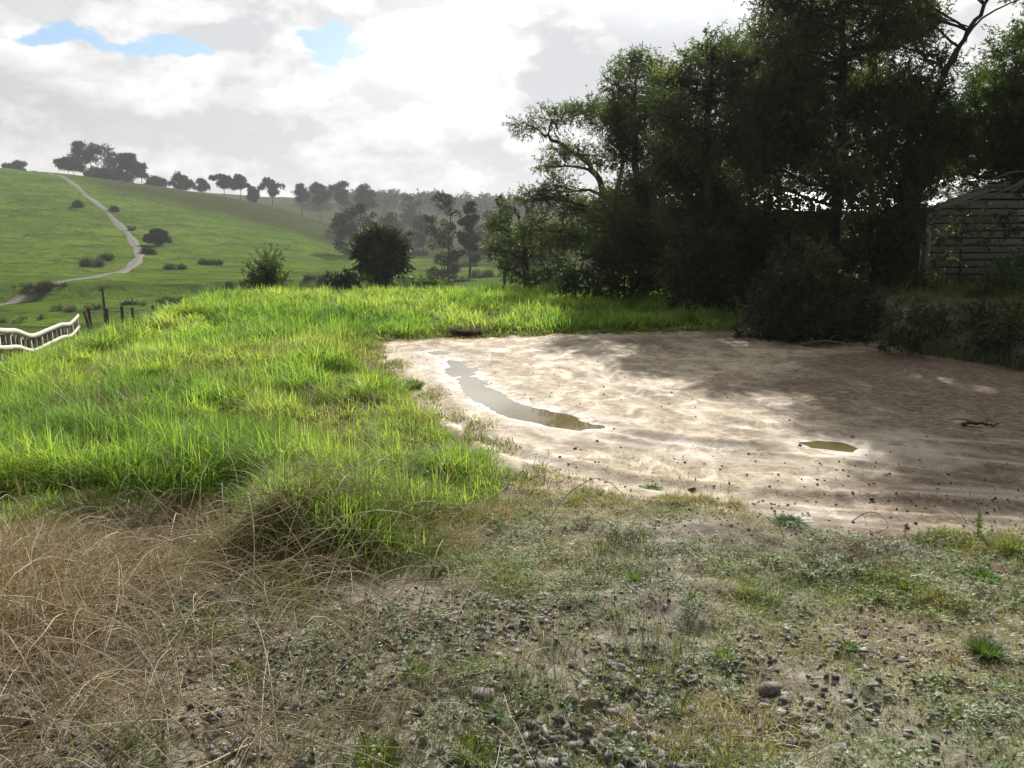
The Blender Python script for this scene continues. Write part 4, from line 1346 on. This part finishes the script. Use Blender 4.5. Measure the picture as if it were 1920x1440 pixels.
FT = [
    (32, 304, 330, 16, 330, 'lone flat topped tree on the skyline at the far left', 'flat'),
    (65, 324, 334, 10, 330, 'small low tree on the skyline right of the lone flat topped tree', 'round'),
    (138, 298, 346, 30, 300, 'leftmost spreading pine of the big hilltop clump', 'flat'),
    (172, 268, 348, 28, 305, 'highest pine of the big hilltop clump with layered crown', 'flat'),
    (208, 276, 352, 28, 300, 'pine with a dark crown right of the highest in the hilltop clump', 'full'),
    (185, 318, 362, 26, 290, 'low dense tree under the middle of the hilltop clump', 'full'),
    (240, 288, 356, 24, 300, 'fourth pine of the hilltop clump, standing taller than its right neighbours', 'flat'),
    (265, 308, 356, 22, 305, 'thin crowned pine near the right end of the hilltop clump', 'open'),
    (222, 322, 362, 26, 292, 'low dense tree under the right half of the hilltop clump', 'full'),
    (292, 334, 358, 16, 310, 'small rounded tree closing the right end of the hilltop clump', 'round'),
    (338, 328, 376, 22, 300, 'dense dark tree standing alone right of the hilltop clump', 'full'),
    (380, 338, 374, 14, 320, 'slender open tree between the dense dark tree and a pair of pines', 'open'),
    (420, 330, 388, 21, 300, 'left pine of the pair with bare trunks on the slope', 'flat'),
    (451, 331, 392, 16, 300, 'right pine of the pair with bare trunks on the slope', 'flat'),
    (475, 352, 390, 12, 320, 'small bushy tree at the right foot of the pair of pines', 'round'),
    (511, 335, 396, 19, 315, 'open crowned pine standing alone in the middle of the row', 'open'),
    (566, 346, 396, 11, 330, 'narrow little pine in the gap right of the row middle', 'flat'),
    (600, 345, 398, 22, 330, 'flat topped pine left of a wider one near the row end', 'flat'),
    (640, 341, 400, 22, 330, 'wide flat topped pine near the right end of the row', 'flat'),
    (685, 350, 405, 23, 320, 'last flat topped pine at the right end of the row, above a broad hazy tree', 'flat'),
    (768, 368, 425, 20, 330, 'hazy tree by itself on the far slope between two big valley trees', 'full'),
]
for (px, tp_, bt, hw, d, lab, st) in FT:
    far_tree(px, tp_, bt, hw, d, lab, st)
far_tree(674, 378, 470, 44, 175, 'broad hazy dark tree on the flank of the hill behind the dense rounded tree', 'full', name='valley_tree', group='large trees in the valley')
far_tree(840, 363, 540, 46, 120, 'tall ragged grey green tree rising from the valley right of centre', 'full', name='valley_tree', group='large trees in the valley')
far_tree(880, 380, 540, 26, 128, 'narrower grey tree close behind the tall ragged valley tree', 'tall', name='valley_tree', group='large trees in the valley')
for (px, tp_, bt, hw, d, lab) in ((735, 396, 480, 28, 230, 'hazy round tree low in the valley left of the tall ragged tree'), (792, 402, 480, 26, 220, 'hazy bushy tree just left of the tall ragged valley tree'),
                                 (915, 398, 480, 28, 210, 'hazy bushy tree at the right of the two tall valley trees'), (640, 402, 470, 24, 240, 'hazy tree on the hill flank left of the broad dark one')):
    far_tree(px, tp_, bt, hw, d, lab, 'full', name='valley_tree', group='large trees in the valley')
far_tree(298, 432, 480, 20, 150, 'small round headed tree beside the bend of the farm track', 'round', name='field_tree', group=None)
far_tree(945, 366, 470, 16, 60, 'thin open tree peeping out left of the near tree belt', 'open', name='valley_tree', group='large trees in the valley')


def bush(px, py, hw, hh, label, mat=PINE_LEAF, group='bushes and rushes in the valley paddocks', t0=.65):
    g = hit(px, py, 30)
    d = g.y
    rx, rz = hw / FPX * d, hh / FPX * d * .52
    n = max(2, int(hw / hh * 1.3))
    n *= 2
    bl = []
    for i in range(n):
        q = random.uniform(.35, 1.0)
        bl.append(((g.x + random.uniform(-1, 1) * rx * .85, g.y + random.uniform(-.9, .9) * rx * .5, g.z + rz * .45 * q), rz * q * random.uniform(.8, 1.3), rz * q, rz * q * random.uniform(.6, 1.0)))
    ll = max(.1, d / FPX * 2.2)
    tree('bush', label, 'bush', [([tuple(g), (g.x, g.y, g.z + rz * .6)], rz * .06, rz * .03)], bl,
         dict(sprays=900 / max(.5, sum(b[1] * b[3] for b in bl)), leaf_l=ll, leaf_w=ll * .4, spray_l=ll * 3.2, per=9, sub=9, subr=.62, droop=-.3, tint0=t0), mat, group=group, limb_r=rz * .04, subtwig=False, sides=5)


for (px, py, hw, hh, lab, mt) in (
        (172, 500, 22, 20, 'rough dark bush on the bank left of the track bend', SHRUB_LEAF), (198, 488, 12, 12, 'dark bush above the rough bush left of the track bend', SHRUB_LEAF),
        (284, 476, 12, 10, 'dark scrub on the cutting at the foot of the round headed tree', PINE_LEAF), (150, 388, 10, 10, 'small dark bush beside the upper track on the hill', PINE_LEAF),
        (140, 582, 44, 12, 'wide blue green patch of rushes behind the wire fence', SHRUB_LEAF), (60, 543, 44, 8, 'low dark hedge line above the track at the far left', PINE_LEAF),
        (100, 540, 30, 10, 'thicker end of the dark hedge line above the track', PINE_LEAF), (260, 572, 30, 8, 'dark rushes right of the tall thin pole', PINE_LEAF),
        (320, 568, 32, 8, 'dark rushes just left of the grass edge', PINE_LEAF), (400, 497, 26, 6, 'flat dark scrub on the terrace right of the round headed tree', PINE_LEAF),
        (20, 606, 24, 9, 'grey scrub beyond the white fence at the left edge', SHRUB_LEAF), (60, 600, 20, 7, 'grey brown scrub beyond the dip of the white fence', PINE_LEAF),
        (330, 505, 28, 6, 'thin dark rushes on the terrace below the round headed tree', PINE_LEAF), (215, 396, 4, 4, 'tiny dark bush alone in the upper paddock', PINE_LEAF),
        (440, 540, 26, 9, 'dark scrub at the foot of the hill left of the spiky bush', PINE_LEAF), (590, 525, 24, 8, 'grey scrub in the paddock left of the mounded bush', PINE_LEAF),
        (245, 432, 5, 3, 'tiny dark bush in the paddock above the round headed tree', PINE_LEAF),
        (868, 500, 30, 14, 'pale green scrub at the foot of the tall ragged valley tree', LIGHT_LEAF), (905, 520, 30, 16, 'olive scrub between the valley trees and the near belt', LIGHT_LEAF),
        (780, 478, 24, 14, 'light green bush behind the dense rounded tree on the right', LIGHT_LEAF), (900, 478, 26, 14, 'dark bush behind the olive scrub', SHRUB_LEAF)):
    bush(px, py, hw, hh, lab, mt)


def build_wood():
    """the far wood below the ridge that reads as one mass"""
    mb = MB()
    bl = []
    for i in range(260):
        px, d = random.uniform(560, 1500), random.uniform(430, 640)
        g = ground_at(px, d)
        r = random.uniform(3.5, 6.5)
        bl.append(((g.x, g.y, g.z + r * .6), r * 1.1, r, r))
    foliage(mb, bl, sprays=1.8, leaf_l=1.5, leaf_w=.9, spray_l=2.2, per=6, sub=6, tint0=.45)
    tag(mb.build('far_wood', PINE_LEAF), 'dark hazy wood along the far ridge', 'wood', kind='stuff')


build_wood()

# ------------------------------------------------------------------ fences, pole, buildings, branches
WHITE_M = solid_mat('white_paint', (.42, .38, .30), (.74, .69, .57), 6, .6, .15)
TIMBER_M = solid_mat('old_timber', (.06, .048, .038), (.17, .14, .115), 14, .9, .5, (1, 1, .2))


def white_fence():
    ctrl = [(-130, 600, 17.0), (-60, 612, 18.4), (0, 620, 20.0), (30, 621, 21.6), (60, 630, 23.2), (90, 619, 25.4), (115, 609, 27.6), (132, 607, 29.6), (147, 592, 32)]
    pts = spline([tuple(at(*c)) for c in ctrl], 49)
    root = empty('white_fence', (pts[24][0], pts[24][1], float(gz(pts[24][0], pts[24][1]))))
    tag(root, 'cream painted low timber fence with uneven rails running down the left edge', 'fence')
    og = root.location
    for off, hgt, nm in ((0, .14, 'top_rail'), (-.44, .13, 'middle_rail'), (-.86, .12, 'bottom_rail')):
        mb = MB()
        n = len(pts) if off > -.8 else 30
        mb.sweep(pts[:n] + np.array((0, 0, off)), .05, hgt)
        mb.build(nm, WHITE_M, root, origin=og)
    for i in range(0, len(pts), 2):
        a = Vector(pts[i])
        q = Vector(pts[min(i + 1, 48)]) - Vector(pts[max(i - 1, 0)])
        rz = math.atan2(q.y, q.x)
        nrm = Vector((-math.sin(rz), math.cos(rz), 0))
        g = float(gz(a.x, a.y))
        mb = MB()
        if i % 4 == 0:
            bot = min(g - .1, a.z - .9)
            mb.box((a.x + nrm.x * .07, a.y + nrm.y * .07, (a.z + .01 + bot) / 2), (.10, .085, a.z + .01 - bot), rz, random.uniform(.2, .5))
            mb.build('post', WHITE_M, root, origin=og)
        else:
            mb.box((a.x + nrm.x * .05, a.y + nrm.y * .05, a.z - .22), (.05, .035, .46), rz, random.uniform(.2, .5))
            mb.build('picket', WHITE_M, root, origin=og)
    mb = MB()
    tg = np.gradient(pts[:, :2], axis=0)
    tg /= np.linalg.norm(tg, axis=1, keepdims=True)
    mb.sweep(pts + np.column_stack([-tg[:, 1] * .16, tg[:, 0] * .16, np.full(len(pts), -.22)]), .025, .36, .3)
    mb.build('backing_board', TIMBER_M, root, origin=og)
    e = Vector(pts[-1])
    return e


END = white_fence()
g = Vector((END.x + .22, END.y + .25, float(gz(END.x + .22, END.y + .25))))
mb = MB()
mb.tube([(g.x + .18, g.y, g.z - .2), (g.x + .05, g.y, (g.z + END.z) / 2), (g.x - .10, g.y, END.z + .12)], (.07, .065, .06), 8, .3)
o = mb.build('strainer_post', TIMBER_M, origin=g)
o.location = g
tag(o, 'leaning dark timber post at the far end of the white fence', 'post')


def wire_fence():
    ps = [ground_at(172, 36), ground_at(205, 38), ground_at(233, 40), ground_at(253, 42), ground_at(290, 45), ground_at(345, 50)]
    tops = [at(172, 577, 36).z, at(205, 578, 38).z, at(233, 574, 40).z, at(254, 576, 42).z, at(290, 572, 45).z, at(345, 564, 50).z]
    root = empty('wire_fence', ps[0])
    tag(root, 'wire fence on dark wooden posts behind the left grass edge', 'fence')
    for p, t in zip(ps, tops):
        mb = MB()
        mb.tube([(p.x, p.y, p.z - .1), (p.x + .03, p.y, (p.z + t) / 2), (p.x + random.uniform(-.05, .05), p.y, t)], .075, 7, .3)
        mb.build('post', TIMBER_M, root, origin=ps[0])
    for k in range(3):
        mb = MB()
        mb.tube([(p.x, p.y - .09, t - .15 - .33 * k) for p, t in zip(ps, tops)], .012, 4, .6)
        mb.build('wire', TIMBER_M, root, origin=ps[0])


wire_fence()
g = ground_at(198, 60)
zt = at(198, 538, 60).z
mb = MB()
mb.tube([(g.x, g.y, g.z - .2), (g.x + .02, g.y, (g.z + zt) / 2), (g.x, g.y, zt)], (.11, .10, .085), 8, .4)
mb.box((g.x, g.y - .12, zt - .25), (.5, .08, .08), 0, .4)
o = mb.build('pole', TIMBER_M, origin=g)
o.location = g
tag(o, 'tall thin grey pole standing in the valley below the track bend', 'pole')

BOARD_M = solid_mat('grey_weatherboard', (.58, .60, .65), (.76, .78, .82), 5, .7, .15, (.3, .3, 2))
ROOF_M = solid_mat('roof_iron', (.30, .29, .28), (.55, .54, .52), 2, .45, .1)
BROWN_M = solid_mat('brown_boards', (.06, .035, .025), (.13, .075, .055), 4, .8, .2, (3, 3, .3))
DARK_M = solid_mat('dark_glass', (.015, .017, .02), (.03, .033, .038), 3, .15, 0)


def boards(mb, x0, x1, y, z0, z1, pitch, depth):
    """boards with open joints on a wall that faces -y"""
    z = z0
    while z < z1 - .03:
        h = min(pitch - .035, z1 - z)
        mb.box(((x0 + x1) / 2, y - depth / 2, z + h / 2), (x1 - x0, depth, h), 0, .5 + random.uniform(-.15, .15))
        z += pitch


def iron_roof(mb, x0, x1, y0, z0, y1, z1, wave=.09, amp=.012):
    n = int((x1 - x0) / wave * 4)
    xs = np.linspace(x0, x1, n)
    o = np.sin(xs / wave * 2 * math.pi) * amp
    v = np.concatenate([np.stack([xs, 0 * xs + y0, z0 + o], 1), np.stack([xs, 0 * xs + y1, z1 + o], 1)])
    mb.add(v, [(i, i + 1, n + i + 1, n + i) for i in range(n - 1)])


def shed():
    y = 19.6
    x0 = at(1740, 470, y).x
    x1 = x0 + 6.5
    b = float(gz(x0 + 1, y)) - .12
    e = at(1740, 386, y).z
    root = empty('shed', (x0, y, b))
    tag(root, 'grey weatherboard shed on the bank at the right edge behind the trees', 'shed')
    og = root.location
    mb = MB()
    boards(mb, x0, x1, y, b, e, .175, .035)
    mb.build('board_cladding', BOARD_M, root, origin=og)
    mb = MB()
    mb.box(((x0 + x1) / 2, y + 2.02, (b + e) / 2), (x1 - x0 - .02, 3.96, e - b), 0, .3)
    mb.build('wall', TIMBER_M, root, origin=og)
    xm, zr = (x0 + x1) / 2, e + 1.15
    mb = MB()
    z = e
    while z < zr - .08:
        hw = (x1 - x0) / 2 * (1 - (z + .125 - e) / (zr - e))
        mb.box((xm, y - .0175, z + .0625), (2 * hw, .035, .125), 0, .5 + random.uniform(-.15, .15))
        z += .175
    mb.build('gable_boards', BOARD_M, root, origin=og)
    mb = MB()
    mb.add([(x0 + .02, y + .03, e), (x1 - .02, y + .03, e), (xm, y + .03, zr - .03), (x0 + .02, y + 3.9, e), (x1 - .02, y + 3.9, e), (xm, y + 3.9, zr - .03)],
           [(0, 1, 2, 2), (3, 5, 4, 4), (0, 2, 5, 3), (1, 4, 5, 2), (0, 3, 4, 1)], .3)
    mb.build('gable', TIMBER_M, root, origin=og)
    for xx in (x0 - .03, x1 + .03):
        mb = MB()
        mb.box((xx, y - .015, (b + e) / 2), (.09, .09, e - b), 0, .7)
        mb.build('corner_board', BOARD_M, root, origin=og)
    mb = MB()
    sl_ = (zr - e) / (xm - x0)
    for sg in (-1, 1):
        n = 90
        ys = np.linspace(y - .3, y + 4.2, n)
        o = np.sin(ys / .09 * 2 * math.pi) * .012 + .05
        xa = xm + sg * (xm - x0 + .3)
        v = np.concatenate([np.stack([0 * ys + xm, ys, zr + o], 1), np.stack([0 * ys + xa, ys, e - .3 * sl_ + o], 1)])
        mb.add(v, [(i, i + 1, n + i + 1, n + i) for i in range(n - 1)])
    mb.build('roof', ROOF_M, root, origin=og)
    for sg in (-1, 1):
        mb = MB()
        q = Quaternion((0, 1, 0), sg * math.atan(sl_))
        ln = math.hypot(xm - x0 + .3, zr - e + .3 * sl_)
        mb.box((xm + sg * (xm - x0 + .3) / 2, y - .31, (zr + e - .3 * sl_) / 2 - .03), (ln, .03, .13), 0, .7, q)
        mb.build('barge_board', BOARD_M, root, origin=og)
    wx = x0 + 4.2
    mb = MB()
    for dx, dz, sx, sz in ((0, .5, .98, .07), (0, -.5, .98, .07), (-.46, 0, .07, .93), (.46, 0, .07, .93)):
        mb.box((wx + dx, y - .035, b + 1.35 + dz), (sx, .06, sz), 0, .9)
    fr = mb.build('window', BOARD_M, root, origin=og)
    mb = MB()
    mb.box((wx, y - .025, b + 1.35), (.86, .02, .94), 0, .5)
    mb.build('pane', DARK_M, fr, origin=og)


shed()


def barn():
    y = 30
    x0, x1 = at(1270, 450, y).x, at(1640, 450, y).x
    b = float(gz((x0 + x1) / 2, y)) - .2
    e = at(1400, 398, y).z
    root = empty('barn', (x0, y, b))
    tag(root, 'dark brown timber shed with a pale iron roof glimpsed behind the middle trees', 'shed')
    og = root.location
    mb = MB()
    mb.box(((x0 + x1) / 2, y + 2.2, (b + e) / 2), (x1 - x0, 4.4, e - b), 0, .5)
    mb.build('wall', BROWN_M, root, origin=og)
    mb = MB()
    iron_roof(mb, x0 - .3, x1 + .3, y - .3, e + .04, y + 4.8, e + .95, .15, .018)
    mb.build('roof', ROOF_M, root, origin=og)
    for k in (.25, .7):
        mb = MB()
        xx = x0 + (x1 - x0) * k
        mb.box((xx, y - .02, b + 1.2), (.95, .04, 2.0), 0, .8)
        mb.build('door', BROWN_M, root, origin=og)


barn()
g = ground_at(1726, 17.2)
mb = MB()
mb.box((0, 0, .55), (.11, .11, 1.3), .2, .8)
o = mb.build('post', PALE_BARK)
o.location = g
tag(o, 'short grey post at the left corner of the weatherboard shed', 'post')


def branch(label, main, side, r, mat=PALE_BARK, name='broken_branch'):
    mb = MB()
    og = Vector(main[0])
    p = spline(main, 14)
    p[1:] += RNG.normal(0, r * .5, p[1:].shape)
    mb.tube(p, np.linspace(r, r * .35, 14), 6)
    for s in side:
        q = spline(s, 8)
        mb.tube(q, np.linspace(r * .5, r * .15, 8), 5)
    o = mb.build(name, mat, origin=og, smooth_shade=True)
    o.location = og
    tag(o, label, 'branch')


A = lambda px, py, d: tuple(at(px, py, d))
branch('bare grey broken branches slanting across the shed roof at the right edge', [A(1980, 318, 16), A(1925, 338, 15.9), A(1860, 366, 15.8), A(1765, 388, 15.6)],
       [[A(1925, 338, 15.9), A(1890, 365, 15.8), A(1850, 372, 15.7)], [A(1960, 325, 16), A(1900, 322, 15.8), A(1850, 342, 15.7)], [A(1900, 348, 15.9), A(1840, 350, 15.7), A(1800, 372, 15.6)]], .04)
p = Vector((*gp(1840, 800), 0))
z = float(gz(p.x, p.y))
branch('dark crooked stick lying on the shaded clay at the right', [(p.x - .16, p.y + .05, z + .02), (p.x - .05, p.y, z + .04), (p.x + .08, p.y - .02, z + .025), (p.x + .17, p.y + .02, z + .02)],
       [[(p.x - .05, p.y, z + .04), (p.x - .14, p.y + .12, z + .05), (p.x - .22, p.y + .2, z + .02)], [(p.x + .05, p.y, z + .03), (p.x + .1, p.y + .1, z + .05), (p.x + .2, p.y + .14, z + .02)]], .018, BARK, 'fallen_stick')
p = Vector((*gp(1560, 648), 0))
z = float(gz(p.x, p.y))
branch('pale fallen sticks at the foot of the large dark shrub', [(p.x - .5, p.y, z + .03), (p.x - .1, p.y - .1, z + .08), (p.x + .3, p.y - .25, z + .04), (p.x + .7, p.y - .4, z + .03)],
       [[(p.x - .1, p.y - .1, z + .08), (p.x + .1, p.y + .1, z + .16), (p.x + .4, p.y + .1, z + .05)], [(p.x - .3, p.y - .05, z + .05), (p.x - .5, p.y - .25, z + .08), (p.x - .8, p.y - .3, z + .03)]], .025, PALE_BARK, 'fallen_stick')


# ------------------------------------------------------------------ air
def haze():
    mb = MB()
    lo, hi = float(GZ.min()) - 1, float(GZ.max()) + 30
    mb.box((0, 790, (lo + hi) / 2), (AX[-1] - AX[0] + 200, 1900, hi - lo))
    m, nt, out = new_mat('haze')
    v = nd(nt, 'ShaderNodeVolumePrincipled')
    v.inputs['Color'].default_value = (.93, .96, 1.0, 1)
    v.inputs['Density'].default_value = .00044
    v.inputs['Anisotropy'].default_value = .2
    nt.links.new(v.outputs[0], out.inputs['Volume'])
    o = mb.build('haze', m)
    tag(o, 'thin pale haze over the valley', 'haze', kind='stuff')


haze()
